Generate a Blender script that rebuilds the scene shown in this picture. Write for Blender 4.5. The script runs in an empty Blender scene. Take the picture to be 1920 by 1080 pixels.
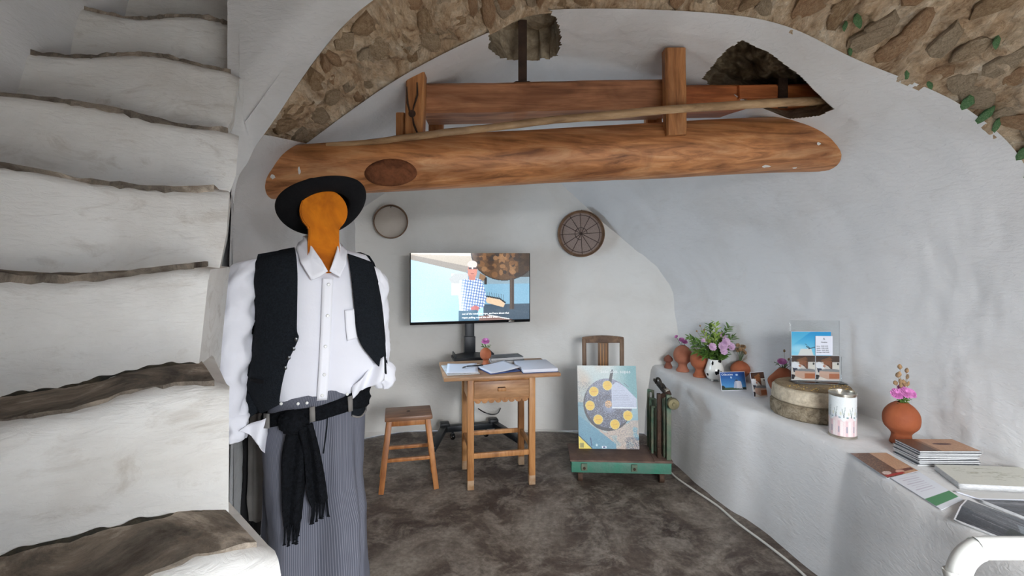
import bpy, bmesh, math, random
import numpy as np
from mathutils import Vector, Matrix, noise, Euler
random.seed(7)
sc = bpy.context.scene
COL = sc.collection
PI = math.pi
R = math.radians

# ---------------------------------------------------------------- camera
F = 950.0                      # focal length in pixels of the 1920x1080 frame
HZ = 485.0                     # horizon row
CAMZ = 1.5
cam = bpy.data.cameras.new('camera')
camo = bpy.data.objects.new('camera', cam); COL.objects.link(camo)
cam.sensor_fit = 'HORIZONTAL'; cam.sensor_width = 36.0
cam.lens = F / 1920.0 * 36.0
cam.shift_y = -(540.0 - HZ) / 1920.0
cam.clip_start = 0.02
camo.location = (0, 0, CAMZ); camo.rotation_euler = (PI / 2, 0, 0)
sc.camera = camo

# ---------------------------------------------------------------- world, light, exposure
w = bpy.data.worlds.new('sky'); sc.world = w; w.use_nodes = True
bg = w.node_tree.nodes['Background']
bg.inputs[0].default_value = (0.62, 0.78, 1.0, 1); bg.inputs[1].default_value = 1.6

def area(name, loc, rot, sx, sy, power, col):
    l = bpy.data.lights.new(name, 'AREA'); l.shape = 'RECTANGLE'; l.size = sx; l.size_y = sy
    l.energy = power; l.color = col
    o = bpy.data.objects.new(name, l); COL.objects.link(o); o.location = loc; o.rotation_euler = rot
    return o
# daylight entering by the open doorway plus an added lamp brightening the alcove
area('doorway_daylight', (1.0, -3.9, 3.35), (R(78), 0, 0), 6.0, 3.2, 1350, (0.95, 0.975, 1.0))
area('alcove_fill_lamp', (-1.62, 3.30, 1.42), (0, R(-82), 0), 1.0, 1.0, 28, (0.66, 0.83, 1.0))
vs = sc.view_settings
vs.view_transform = 'Standard'; vs.look = 'None'; vs.gamma = 1.0; vs.use_curve_mapping = False
vs.exposure = 1.05

def P(px, py, d):
    """a point seen at pixel (px, py) lying d metres in front of the viewer"""
    return Vector(((px - 960) / F * d, d, CAMZ - (py - HZ) / F * d))

# ---------------------------------------------------------------- materials
def new_mat(name):
    m = bpy.data.materials.new(name); m.use_nodes = True
    nt = m.node_tree; b = nt.nodes['Principled BSDF']
    return m, nt, b
def ramp(nt, fac, stops):
    r = nt.nodes.new('ShaderNodeValToRGB'); e = r.color_ramp.elements
    while len(e) < len(stops): e.new(0.5)
    for k, (p, c) in enumerate(stops):
        e[k].position = p; e[k].color = (c[0], c[1], c[2], 1)
    nt.links.new(fac, r.inputs[0]); return r.outputs[0]
def tnoise(nt, vec, scale, detail=4, rough=.55, dist=0.0):
    n = nt.nodes.new('ShaderNodeTexNoise'); n.inputs['Scale'].default_value = scale
    n.inputs['Detail'].default_value = detail; n.inputs['Roughness'].default_value = rough
    n.inputs['Distortion'].default_value = dist
    nt.links.new(vec, n.inputs['Vector']); return n.outputs['Fac']
def coords(nt, kind='Object', stretch=(1, 1, 1), rot=(0, 0, 0)):
    t = nt.nodes.new('ShaderNodeTexCoord'); mp = nt.nodes.new('ShaderNodeMapping')
    mp.inputs['Scale'].default_value = stretch; mp.inputs['Rotation'].default_value = rot
    nt.links.new(t.outputs[kind], mp.inputs[0]); return mp.outputs[0]
def bump(nt, b, h, strength, dist=.02, prev=None):
    n = nt.nodes.new('ShaderNodeBump'); n.inputs['Strength'].default_value = strength
    n.inputs['Distance'].default_value = dist
    nt.links.new(h, n.inputs['Height'])
    if prev is not None: nt.links.new(prev, n.inputs['Normal'])
    nt.links.new(n.outputs[0], b.inputs['Normal']); return n.outputs[0]
def mixc(nt, fac, a, b, mode='MIX'):
    m = nt.nodes.new('ShaderNodeMix'); m.data_type = 'RGBA'; m.blend_type = mode
    for sock, v in ((m.inputs[0], fac), (m.inputs[6], a), (m.inputs[7], b)):
        if hasattr(v, 'is_linked'): nt.links.new(v, sock)
        elif isinstance(v, (int, float)): sock.default_value = v
        else: sock.default_value = (v[0], v[1], v[2], 1)
    return m.outputs[2]
def s2l(c): return tuple(((v / 255 + .055) / 1.055) ** 2.4 if v / 255 > .04045 else v / 255 / 12.92 for v in c)

def mat(name, c1, c2=None, scale=6, stretch=(1, 1, 1), rough=.6, bmp=0, bscale=None, lo=.35, hi=.65,
        metal=0, spec=.5, detail=4, dist=0, kind='Object', sheen=0):
    m, nt, b = new_mat(name)
    b.inputs['Roughness'].default_value = rough; b.inputs['Metallic'].default_value = metal
    b.inputs['Specular IOR Level'].default_value = spec
    if sheen: b.inputs['Sheen Weight'].default_value = sheen
    c1 = s2l(c1); v = coords(nt, kind, stretch)
    if c2 is None: b.inputs['Base Color'].default_value = (*c1, 1)
    else:
        c2 = s2l(c2); f = tnoise(nt, v, scale, detail, dist=dist)
        nt.links.new(ramp(nt, f, [(lo, c1), (hi, c2)]), b.inputs['Base Color'])
    if bmp: bump(nt, b, tnoise(nt, v, bscale or scale * 3, 4), bmp)
    return m

def plaster(name, base, dirt, amount=.5, bmp=.55, tall=1.0):
    m, nt, b = new_mat(name)
    b.inputs['Roughness'].default_value = .75; b.inputs['Specular IOR Level'].default_value = .3
    v = coords(nt); vs_ = coords(nt, 'Object', (1, 1, 2.2), (.5, .3, .2))
    f = tnoise(nt, v, 2.2, 6, .6, .6)
    c = ramp(nt, f, [(.45, s2l(base)), (.8, tuple(x * .6 + y * .4 for x, y in zip(s2l(base), s2l(dirt))))])
    f2 = tnoise(nt, vs_, 5.5, 8, .7, 1.2)
    mk = ramp(nt, f2, [((.54 if amount > .5 else .56), (0, 0, 0)), (.80, (amount,) * 3)])
    nt.links.new(mixc(nt, mk, c, s2l(dirt)), b.inputs['Base Color'])
    n1 = bump(nt, b, tnoise(nt, vs_, 4, 3, .5, 1.0), bmp * .35, .03)
    st = coords(nt, 'Object', (1, 1, 3.0), (.9, .7, .3))
    bump(nt, b, tnoise(nt, st, 22, 5, .62, 1.0), bmp * .85, .009, n1)
    return m

def wood(name, dark, mid, light, axis=0, scale=9, rough=.5, bmp=.25, ring=14.0):
    m, nt, b = new_mat(name); st = [ring, ring, ring]; st[axis] = 1.0
    b.inputs['Roughness'].default_value = rough; b.inputs['Specular IOR Level'].default_value = .4
    v = coords(nt, 'Object', tuple(st))
    big = coords(nt, 'Object', tuple(2.2 if k != axis else .7 for k in range(3)))
    f = tnoise(nt, v, scale / 6.0, 6, .65, .8)
    c = ramp(nt, f, [(.28, s2l(dark)), (.5, s2l(mid)), (.72, s2l(light))])
    g = ramp(nt, tnoise(nt, big, 3.0, 4, .6, 1.0), [(.38, (.55, .5, .48)), (.6, (1, 1, 1))])
    nt.links.new(mixc(nt, .8, c, g, 'MULTIPLY'), b.inputs['Base Color'])
    bump(nt, b, f, bmp, .004)
    return m

M = {}
M['plaster'] = plaster('white_plaster', (229, 228, 227), (196, 190, 182), .3)
M['plaster_back'] = plaster('white_plaster_back', (234, 231, 225), (208, 202, 192), .25, .3)
M['plaster_step'] = plaster('step_plaster', (240, 238, 233), (156, 140, 118), .6, .6)
def floor_mat():
    m, nt, b = new_mat('worn_concrete'); b.inputs['Roughness'].default_value = .62
    v = coords(nt)
    f1 = tnoise(nt, v, 1.6, 8, .68, .9); f2 = tnoise(nt, v, 5.5, 10, .75, .5); f3 = tnoise(nt, v, 38, 6, .7)
    c = ramp(nt, f1, [(.38, s2l((70, 56, 49))), (.5, s2l((100, 87, 77))), (.62, s2l((148, 137, 125)))])
    k = ramp(nt, f2, [(.47, (0, 0, 0)), (.60, (1, 1, 1))])
    c = mixc(nt, mixc(nt, .62, (0, 0, 0), k), c, s2l((162, 152, 140)))
    k3 = ramp(nt, f3, [(.40, (.55, .52, .5)), (.62, (1.0, 1.0, 1.0))])
    c = mixc(nt, .75, c, k3, 'MULTIPLY')
    nt.links.new(c, b.inputs['Base Color'])
    n1 = bump(nt, b, f2, .35, .02); bump(nt, b, f3, .3, .004, n1)
    return m
M['floor'] = floor_mat()
def stone_mat(name, cols, sc_=6, bmp=.9, stretch=(1, 1, 1), lo=.3, span=.42):
    m, nt, b = new_mat(name); b.inputs['Roughness'].default_value = .85; b.inputs['Specular IOR Level'].default_value = .25
    v = coords(nt, 'Object', stretch)
    f = tnoise(nt, v, sc_, 9, .7, .8); n = len(cols)
    c = ramp(nt, f, [(lo + span * k / (n - 1), s2l(cc)) for k, cc in enumerate(cols)])
    f2 = tnoise(nt, v, sc_ * 5, 6, .7)
    c = mixc(nt, .6, c, ramp(nt, f2, [(.33, (.5, .47, .45)), (.6, (1, 1, 1))]), 'MULTIPLY')
    nt.links.new(c, b.inputs['Base Color'])
    n1 = bump(nt, b, f, bmp, .03); bump(nt, b, f2, bmp * .7, .01, n1)
    return m
M['mortar'] = stone_mat('lime_mortar', [(132, 98, 70), (206, 176, 142), (230, 208, 178), (248, 236, 216)], 6.5, 1.0, (1.8, .6, 1.8))
M['stone0'] = stone_mat('brown_stone', [(168, 134, 100), (204, 172, 134), (228, 200, 164)], 9)
M['stone1'] = stone_mat('tan_stone', [(176, 148, 116), (212, 186, 152), (236, 216, 186)], 7)
M['stone2'] = stone_mat('grey_stone', [(176, 154, 126), (208, 186, 156), (230, 210, 182)], 7)
M['stone3'] = stone_mat('rust_stone', [(176, 134, 98), (208, 170, 132), (230, 198, 162)], 7)
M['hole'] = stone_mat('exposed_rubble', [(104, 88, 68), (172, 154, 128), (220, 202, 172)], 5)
M['slab'] = stone_mat('slate_tread', [(96, 86, 76), (132, 122, 110), (164, 150, 134), (220, 206, 188)], 5.0, .9, (1, 1, 1), .38, .26)
M['moss'] = mat('green_moss', (70, 118, 66), (122, 156, 110), 14, rough=.9, bmp=.6)
M['grime'] = mat('black_grime', (40, 40, 34), (74, 66, 52), 30, rough=.95, bmp=.5)
M['log'] = wood('log_wood', (120, 76, 46), (204, 138, 86), (230, 178, 128), 0, 9, .5, .4, 16)
M['beam'] = wood('beam_wood', (124, 80, 52), (182, 124, 86), (208, 154, 112), 0, 10, .55, .35, 12)
M['beam_red'] = wood('red_beam_wood', (136, 74, 42), (196, 114, 64), (220, 144, 88), 0, 10, .5, .3, 12)
M['post'] = wood('post_wood', (116, 72, 40), (194, 132, 80), (216, 162, 108), 2, 10, .55, .4, 10)
M['pole'] = wood('pole_wood', (142, 110, 76), (190, 156, 116), (212, 184, 148), 0, 12, .6, .4, 10)
M['table'] = wood('oak_table', (154, 102, 56), (188, 132, 80), (204, 154, 102), 2, 10, .45, .2, 14)
M['tabletop'] = wood('oak_tabletop', (150, 104, 70), (186, 140, 100), (204, 164, 124), 0, 10, .4, .2, 14)
M['stool'] = wood('stool_wood', (150, 92, 48), (186, 122, 68), (204, 146, 90), 2, 10, .45, .2, 14)
M['stoolseat'] = wood('stool_seat_wood', (112, 76, 54), (142, 102, 76), (164, 124, 94), 0, 10, .4, .2, 14)
M['worn'] = mat('worn_leg_foot', (186, 160, 132), (150, 112, 76), 14, rough=.8)
M['chairw'] = wood('dark_chair_wood', (84, 58, 40), (120, 90, 64), (146, 114, 84), 2, 10, .5, .2, 14)
M['headw'] = wood('varnished_board', (186, 98, 4), (206, 116, 8), (220, 134, 20), 2, 6, .62, .05, 4)
M['headw'].node_tree.nodes['Principled BSDF'].inputs['Specular IOR Level'].default_value = .12
M['iron'] = mat('rusty_iron', (58, 42, 34), (86, 64, 50), 12, rough=.7, metal=.4, bmp=.4)
M['darkiron'] = mat('dark_iron', (40, 38, 36), (74, 66, 58), 14, rough=.5, metal=.7, bmp=.3)
M['black'] = mat('black_powder_coat', (26, 31, 36), rough=.42)
M['blackgloss'] = mat('black_plastic', (14, 14, 16), rough=.25)
M['shirt'] = mat('white_cotton', (238, 238, 244), (230, 230, 238), 3, rough=.8, bmp=.12, bscale=14, sheen=.2)
M['shirt2'] = mat('white_cotton_trim', (244, 244, 250), rough=.75)
M['vest'] = mat('black_wool', (26, 29, 33), (34, 38, 43), 160, rough=.95, bmp=.5, bscale=220, spec=.1)
M['hat'] = mat('black_felt', (17, 17, 19), (24, 24, 26), 120, rough=.9, bmp=.2, spec=.15)
M['sash'] = mat('black_scarf', (15, 16, 19), (24, 26, 30), 90, rough=.95, bmp=.5, bscale=160, spec=.1)
M['pearl'] = mat('pearl_button', (232, 232, 228), rough=.25)
M['terra'] = mat('terracotta', (160, 86, 54), (180, 106, 70), 9, rough=.8, bmp=.15, bscale=50)
M['terra2'] = mat('pale_terracotta', (164, 100, 74), (182, 118, 92), 9, rough=.85, bmp=.2, bscale=50)
M['terra3'] = mat('deep_terracotta', (146, 74, 40), (162, 88, 50), 9, rough=.75, bmp=.15, bscale=50)
M['terradark'] = mat('dark_terracotta', (118, 68, 52), (142, 88, 70), 9, rough=.85, bmp=.2)
M['ceramic'] = mat('white_glaze', (240, 238, 232), rough=.12)
M['glazeblack'] = mat('black_glaze', (16, 16, 18), rough=.15)
M['leaf'] = mat('green_leaf', (62, 98, 42), (116, 150, 66), 22, rough=.5)
M['leaflight'] = mat('light_green_leaf', (138, 168, 70), (184, 204, 110), 22, rough=.5)
M['stem'] = mat('stem_green', (74, 98, 54), rough=.6)
M['drystem'] = mat('dry_stem', (150, 128, 98), rough=.8)
M['dryhead'] = mat('dry_seed_head', (120, 98, 76), (176, 140, 100), 60, rough=.9)
M['pink'] = mat('pink_petal', (196, 104, 172), (222, 142, 200), 30, rough=.6)
M['lilac'] = mat('lilac_petal', (200, 160, 196), (224, 190, 216), 30, rough=.6)
M['whitepetal'] = mat('white_petal', (232, 226, 232), rough=.6)
M['paper'] = mat('paper_white', (226, 228, 238), rough=.6)
M['pages'] = mat('paper_edges', (214, 214, 212), (170, 170, 172), 60, (1, 1, 22), rough=.7)
M['bluebk'] = mat('blue_cover', (64, 84, 134), rough=.4)
M['darkcov'] = mat('dark_cover', (52, 54, 58), (104, 108, 112), 18, rough=.35)
M['green'] = mat('green_paint', (56, 128, 104), (84, 124, 108), 9, rough=.55, bmp=.2)
M['greenold'] = mat('worn_green_paint', (74, 104, 84), (116, 118, 98), 12, rough=.6, bmp=.3)
M['rustplate'] = mat('rusty_plate', (90, 70, 62), (118, 94, 82), 10, rough=.7, bmp=.3)
M['brass'] = mat('old_brass', (132, 122, 88), (104, 100, 80), 12, rough=.5, metal=.5)
M['tin'] = mat('tin_metal', (196, 190, 178), rough=.28, metal=.95)
M['plasticw'] = mat('white_plastic', (214, 214, 209), rough=.3)
M['cable'] = mat('white_cable', (214, 210, 202), rough=.5)
M['sieve'] = mat('sieve_wood', (98, 70, 48), (134, 102, 74), 10, rough=.7, bmp=.2)
M['skin'] = mat('sieve_skin', (196, 184, 170), (210, 200, 188), 4, rough=.8)
M['sievecloth'] = mat('sieve_mesh_cloth', (140, 122, 114), (160, 142, 132), 120, rough=.9)
M['sievewire'] = mat('sieve_cord', (62, 46, 40), rough=.8)
M['mstone'] = stone_mat('millstone_rim', [(176, 160, 138), (212, 198, 174), (228, 216, 194)], 9, .4)
M['mstone2'] = stone_mat('millstone_rough', [(128, 114, 94), (186, 170, 144), (216, 202, 178)], 26, .9)
M['mtop'] = stone_mat('millstone_face', [(128, 108, 82), (160, 138, 108), (178, 156, 124)], 14, .4)
M['grain'] = mat('corn_grain', (214, 176, 96), rough=.6)
M['coat'] = mat('black_coat', (20, 20, 22), rough=.9)
M['greycloth'] = mat('grey_cloth', (136, 132, 128), (116, 112, 108), 8, rough=.9)
M['red'] = mat('red_plastic', (150, 40, 50), rough=.4)
def acrylic():
    m, nt, b = new_mat('clear_acrylic'); out = nt.nodes['Material Output']
    t = nt.nodes.new('ShaderNodeBsdfTransparent'); t.inputs[0].default_value = (.96, .97, .97, 1)
    g = nt.nodes.new('ShaderNodeBsdfGlossy'); g.inputs['Roughness'].default_value = .08
    fr = nt.nodes.new('ShaderNodeFresnel'); fr.inputs[0].default_value = 1.4
    mx = nt.nodes.new('ShaderNodeMixShader')
    nt.links.new(fr.outputs[0], mx.inputs[0]); nt.links.new(t.outputs[0], mx.inputs[1]); nt.links.new(g.outputs[0], mx.inputs[2])
    nt.links.new(mx.outputs[0], out.inputs[0]); return m
M['acrylic'] = acrylic()
def print_mat(name, emit=0, rough=.4):
    m, nt, b = new_mat(name); a = nt.nodes.new('ShaderNodeAttribute'); a.attribute_name = 'ink'
    b.inputs['Roughness'].default_value = rough
    if emit:
        b.inputs['Base Color'].default_value = (.01, .01, .01, 1); b.inputs['Roughness'].default_value = .08
        nt.links.new(a.outputs['Color'], b.inputs['Emission Color']); b.inputs['Emission Strength'].default_value = emit
    else: nt.links.new(a.outputs['Color'], b.inputs['Base Color'])
    return m
M['print'] = print_mat('printed_paper'); M['screen'] = print_mat('lit_screen', .75)
def text_emit():
    m, nt, b = new_mat('subtitle_white'); b.inputs['Base Color'].default_value = (.8, .8, .8, 1)
    b.inputs['Emission Color'].default_value = (1, 1, 1, 1); b.inputs['Emission Strength'].default_value = .7; return m
M['subtitle'] = text_emit()
M['inkwhite'] = mat('white_ink', (236, 240, 240), rough=.5)
M['inkdark'] = mat('dark_ink', (40, 44, 48), rough=.5)
def trouser_mat():
    m, nt, b = new_mat('pinstripe_wool'); b.inputs['Roughness'].default_value = .9; b.inputs['Specular IOR Level'].default_value = .15
    u = nt.nodes.new('ShaderNodeUVMap'); u.uv_map = 'UVMap'
    s = nt.nodes.new('ShaderNodeSeparateXYZ'); nt.links.new(u.outputs[0], s.inputs[0])
    k = nt.nodes.new('ShaderNodeMath'); k.operation = 'MULTIPLY'; k.inputs[1].default_value = 190; nt.links.new(s.outputs[0], k.inputs[0])
    fr = nt.nodes.new('ShaderNodeMath'); fr.operation = 'FRACT'; nt.links.new(k.outputs[0], fr.inputs[0])
    c = ramp(nt, fr.outputs[0], [(0, s2l((90, 92, 102))), (.62, s2l((94, 96, 106))), (.72, s2l((128, 128, 137))), (.9, s2l((128, 128, 137))), (.97, s2l((86, 88, 98)))])
    v = coords(nt); f = tnoise(nt, v, 4, 4)
    nt.links.new(mixc(nt, .5, c, ramp(nt, f, [(.35, (.8, .8, .84)), (.65, (1, 1, 1))]), 'MULTIPLY'), b.inputs['Base Color'])
    return m
M['trousers'] = trouser_mat()
# ---------------------------------------------------------------- helpers
def tag(o, label=None, cat=None, group=None, kind=None):
    if label: o['label'] = label
    if cat: o['category'] = cat
    if group: o['group'] = group
    if kind: o['kind'] = kind
    return o
def thing(name, label, cat, loc=(0, 0, 0), rz=0.0, group=None, rot=None):
    o = bpy.data.objects.new(name, None); COL.objects.link(o); o.empty_display_size = .05
    o.location = loc; o.rotation_euler = rot or (0, 0, rz)
    return tag(o, label, cat, group)
def struct(name, label, cat='setting', loc=(0, 0, 0)):
    return tag(thing(name, label, cat, loc), kind='structure')
def link(name, me, m=None, parent=None, smooth=True, loc=None, rot=None):
    o = bpy.data.objects.new(name, me); COL.objects.link(o)
    if m is not None and not me.materials:
        for k in (m if isinstance(m, (list, tuple)) else [m]): me.materials.append(M[k] if isinstance(k, str) else k)
    if parent is not None: o.parent = parent
    if loc is not None: o.location = loc
    if rot is not None: o.rotation_euler = rot
    if smooth and me.polygons: me.polygons.foreach_set('use_smooth', [True] * len(me.polygons))
    return o
def mesh(name, vs_, fs, m, parent=None, smooth=True, loc=None, rot=None, fm=None):
    me = bpy.data.meshes.new(name); me.from_pydata([tuple(v) for v in vs_], [], fs); me.update()
    o = link(name, me, m, parent, smooth, loc, rot)
    if fm is not None: me.polygons.foreach_set('material_index', fm)
    return o
def bm_obj(name, bm, m, parent=None, smooth=True, loc=None, rot=None):
    bmesh.ops.recalc_face_normals(bm, faces=bm.faces[:])
    me = bpy.data.meshes.new(name); bm.to_mesh(me); bm.free()
    return link(name, me, m, parent, smooth, loc, rot)
def auto(o, ang=35):
    me = o.data
    try: me.set_sharp_from_angle(angle=R(ang))
    except Exception: pass
    return o
def add_box(bm, c, s, bev=0.0, seg=2, mtx=None):
    r = bmesh.ops.create_cube(bm, size=1.0); vs_ = r['verts']
    for v in vs_: v.co = Vector((v.co.x * s[0] + c[0], v.co.y * s[1] + c[1], v.co.z * s[2] + c[2]))
    if bev > 0:
        es = list({e for v in vs_ for e in v.link_edges})
        rr = bmesh.ops.bevel(bm, geom=es, offset=min(bev, min(s) * .45), segments=seg, affect='EDGES', profile=.5)
        vs_ = list({v for f in rr['faces'] for v in f.verts} | {v for v in vs_ if v.is_valid})
    if mtx is not None:
        for v in vs_: v.co = mtx @ v.co
    return vs_
def box(name, c, s, m, parent=None, bev=.004, rot=None, loc=None, seg=2):
    bm = bmesh.new(); add_box(bm, c, s, bev, seg)
    return auto(bm_obj(name, bm, m, parent, True, loc, rot))
def bar(name, a, b, sx, sy, m, parent=None, bev=.003, up=(0, 0, 1)):
    """square-section bar from a to b"""
    a = Vector(a); b = Vector(b); d = b - a; L = d.length; z = d.normalized()
    u = Vector(up)
    if abs(z.dot(u)) > .95: u = Vector((0, 1, 0))
    x = u.cross(z).normalized(); y = z.cross(x)
    mt = Matrix((x, y, z)).transposed().to_4x4(); mt.translation = a
    bm = bmesh.new(); add_box(bm, (0, 0, L / 2), (sx, sy, L), bev, 2, mt)
    return auto(bm_obj(name, bm, m, parent))
def lathe_vf(prof, seg=32, cap=True):
    vs_, fs = [], []
    for r, z in prof:
        for k in range(seg):
            a = 2 * PI * k / seg; vs_.append((r * math.cos(a), r * math.sin(a), z))
    n = len(prof)
    for i in range(n - 1):
        for k in range(seg):
            k2 = (k + 1) % seg
            fs.append((i * seg + k, i * seg + k2, (i + 1) * seg + k2, (i + 1) * seg + k))
    if cap:
        if prof[0][0] > 1e-4: fs.append(tuple(range(seg - 1, -1, -1)))
        if prof[-1][0] > 1e-4: fs.append(tuple((n - 1) * seg + k for k in range(seg)))
    return vs_, fs
def smooth_prof(pts, n=6):
    out = []
    for i in range(len(pts) - 1):
        p0 = pts[max(i - 1, 0)]; p1 = pts[i]; p2 = pts[i + 1]; p3 = pts[min(i + 2, len(pts) - 1)]
        for k in range(n):
            t = k / n; out.append(tuple(cr(a, b, c, d, t) for a, b, c, d in zip(p0, p1, p2, p3)))
    out.append(tuple(pts[-1])); return out
def cr(p0, p1, p2, p3, t):
    return .5 * (2 * p1 + (p2 - p0) * t + (2 * p0 - 5 * p1 + 4 * p2 - p3) * t * t + (3 * p1 - p0 - 3 * p2 + p3) * t ** 3)
def lathe(name, prof, m, parent=None, seg=32, loc=None, rot=None, cap=True, sharp=50):
    v, f = lathe_vf(prof, seg, cap)
    return auto(mesh(name, v, f, m, parent, True, loc, rot), sharp)
def tube_vf(pts, rad, seg=8):
    pts = [Vector(p) for p in pts]; n = len(pts)
    rad = rad if isinstance(rad, (list, tuple)) else [rad] * n
    vs_, fs = [], []; ref = None
    for i, p in enumerate(pts):
        t = (pts[min(i + 1, n - 1)] - pts[max(i - 1, 0)]).normalized()
        if ref is None: ref = Vector((0, 0, 1)) if abs(t.z) < .9 else Vector((1, 0, 0))
        x = (ref - t * ref.dot(t)).normalized(); y = t.cross(x); ref = x
        for k in range(seg):
            a = 2 * PI * k / seg; vs_.append(p + (x * math.cos(a) + y * math.sin(a)) * rad[i])
    for i in range(n - 1):
        for k in range(seg):
            k2 = (k + 1) % seg; fs.append((i * seg + k, i * seg + k2, (i + 1) * seg + k2, (i + 1) * seg + k))
    fs.append(tuple(range(seg - 1, -1, -1))); fs.append(tuple((n - 1) * seg + k for k in range(seg)))
    return vs_, fs
def tube(name, pts, rad, m, parent=None, seg=8, sm=0):
    if sm: 
        if isinstance(rad, (list, tuple)):
            q = smooth_prof([(*p, r) for p, r in zip(pts, rad)], sm); pts = [a[:3] for a in q]; rad = [a[3] for a in q]
        else: pts = smooth_prof([tuple(p) for p in pts], sm)
    v, f = tube_vf(pts, rad, seg); return auto(mesh(name, v, f, m, parent), 60)
class MB:
    """collects shapes into one mesh"""
    def __init__(s): s.v = []; s.f = []
    def add(s, vf, mtx=None):
        o = len(s.v); v, f = vf
        s.v += [tuple(mtx @ Vector(p)) if mtx is not None else tuple(p) for p in v]; s.f += [tuple(i + o for i in q) for q in f]
        return s
    def build(s, name, m, parent=None, smooth=True, loc=None, rot=None): return auto(mesh(name, s.v, s.f, m, parent, smooth, loc, rot), 50)
def grid_vf(nu, nv, fn):
    v = [fn(i / (nu - 1), j / (nv - 1)) for j in range(nv) for i in range(nu)]
    f = [(j * nu + i, j * nu + i + 1, (j + 1) * nu + i + 1, (j + 1) * nu + i) for j in range(nv - 1) for i in range(nu - 1)]
    return v, f
def solid(o, t, off=-1):
    md = o.modifiers.new('thickness', 'SOLIDIFY'); md.thickness = t; md.offset = off; return o
def poly_prism(name, pts, z0, z1, m, parent=None, bev=0, loc=None, rot=None, smooth=False):
    """outline in xy extruded along z"""
    bm = bmesh.new(); vs_ = [bm.verts.new((x, y, z0)) for x, y in pts]; f = bm.faces.new(vs_)
    r = bmesh.ops.extrude_face_region(bm, geom=[f]); ev = [g for g in r['geom'] if isinstance(g, bmesh.types.BMVert)]
    for v in ev: v.co.z = z1
    if bev: bmesh.ops.bevel(bm, geom=bm.edges[:], offset=bev, segments=2, affect='EDGES')
    bmesh.ops.triangulate(bm, faces=[f for f in bm.faces if len(f.verts) > 4])
    return auto(bm_obj(name, bm, m, parent, True, loc, rot), 30)
def text(name, body, size, m, parent, loc, rot=(PI / 2, 0, 0), align='LEFT'):
    c = bpy.data.curves.new(name, 'FONT'); c.body = body; c.size = size; c.align_x = align; c.resolution_u = 2; c.extrude = .0003
    t = bpy.data.objects.new(name, c); COL.objects.link(t); bpy.context.view_layer.update()
    me = bpy.data.meshes.new_from_object(t.evaluated_get(bpy.context.evaluated_depsgraph_get()))
    bpy.data.objects.remove(t); me.materials.clear()
    return link(name, me, m, parent, False, loc, rot)
def nz(p, s=1.0): return noise.noise(Vector(p) * s)
def fbm(p, s=1.0, o=4):
    v = 0; a = 1; q = Vector(p) * s
    for _ in range(o): v += a * noise.noise(q); q = q * 2.03; a *= .5
    return v
def copy_tree(o, parent=None):
    c = o.copy(); COL.objects.link(c); c.parent = parent
    for ch in list(o.children): copy_tree(ch, c)
    return c
def interp(x, xs, ys): return float(np.interp(x, xs, ys))

# flat print: small raster of ink colours carried by a fine mesh
class Pic:
    def __init__(s, w, h, c=(255, 255, 255)):
        s.w, s.h = w, h; s.a = np.zeros((h, w, 3)); s.a[:] = c
        s.Y, s.X = np.mgrid[0:h, 0:w]; s.X = (s.X + .5) / w; s.Y = (s.Y + .5) / h
        s.rng = np.random.RandomState(3)
    def put(s, mask, c, al=1.0):
        mask = np.clip(mask.astype(float), 0, 1)[..., None] * al; s.a = s.a * (1 - mask) + np.array(c, float) * mask; return s
    def rect(s, x0, y0, x1, y1, c, al=1.0): return s.put((s.X >= x0) & (s.X < x1) & (s.Y >= y0) & (s.Y < y1), c, al)
    def ell(s, cx, cy, rx, ry, c, al=1.0, soft=0):
        q = ((s.X - cx) / rx) ** 2 + ((s.Y - cy) / ry) ** 2
        return s.put(q <= 1 if not soft else np.clip((1 - q) / soft, 0, 1), c, al)
    def inpoly(s, pts):
        ins = np.zeros(s.X.shape, bool); n = len(pts)
        for i in range(n):
            x1, y1 = pts[i]; x2, y2 = pts[(i + 1) % n]
            if y1 == y2: continue
            c = ((y1 > s.Y) != (y2 > s.Y)) & (s.X < (x2 - x1) * (s.Y - y1) / (y2 - y1) + x1); ins ^= c
        return ins
    def poly(s, pts, c, al=1.0): return s.put(s.inpoly(pts), c, al)
    def line(s, x0, y0, x1, y1, wd, c, al=1.0):
        ar = s.h / s.w; dx, dy = x1 - x0, (y1 - y0) * ar; L2 = dx * dx + dy * dy + 1e-9
        t = np.clip(((s.X - x0) * dx + (s.Y - y0) * ar * dy) / L2, 0, 1)
        return s.put(np.hypot(s.X - x0 - t * dx, (s.Y - y0) * ar - t * dy) < wd, c, al)
    def grad(s, c0, c1, mask=None):
        t = s.Y[..., None]; g = np.array(c0, float) * (1 - t) + np.array(c1, float) * t
        mk = np.ones(s.X.shape, bool) if mask is None else mask; s.a[mk] = g[mk]; return s
    def speck(s, mask, c, p, al=1.0): return s.put(mask & (s.rng.rand(*s.X.shape) < p), c, al)
    def grain(s, amt): s.a = np.clip(s.a + s.rng.randn(*s.X.shape)[..., None] * amt, 0, 255); return s
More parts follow.
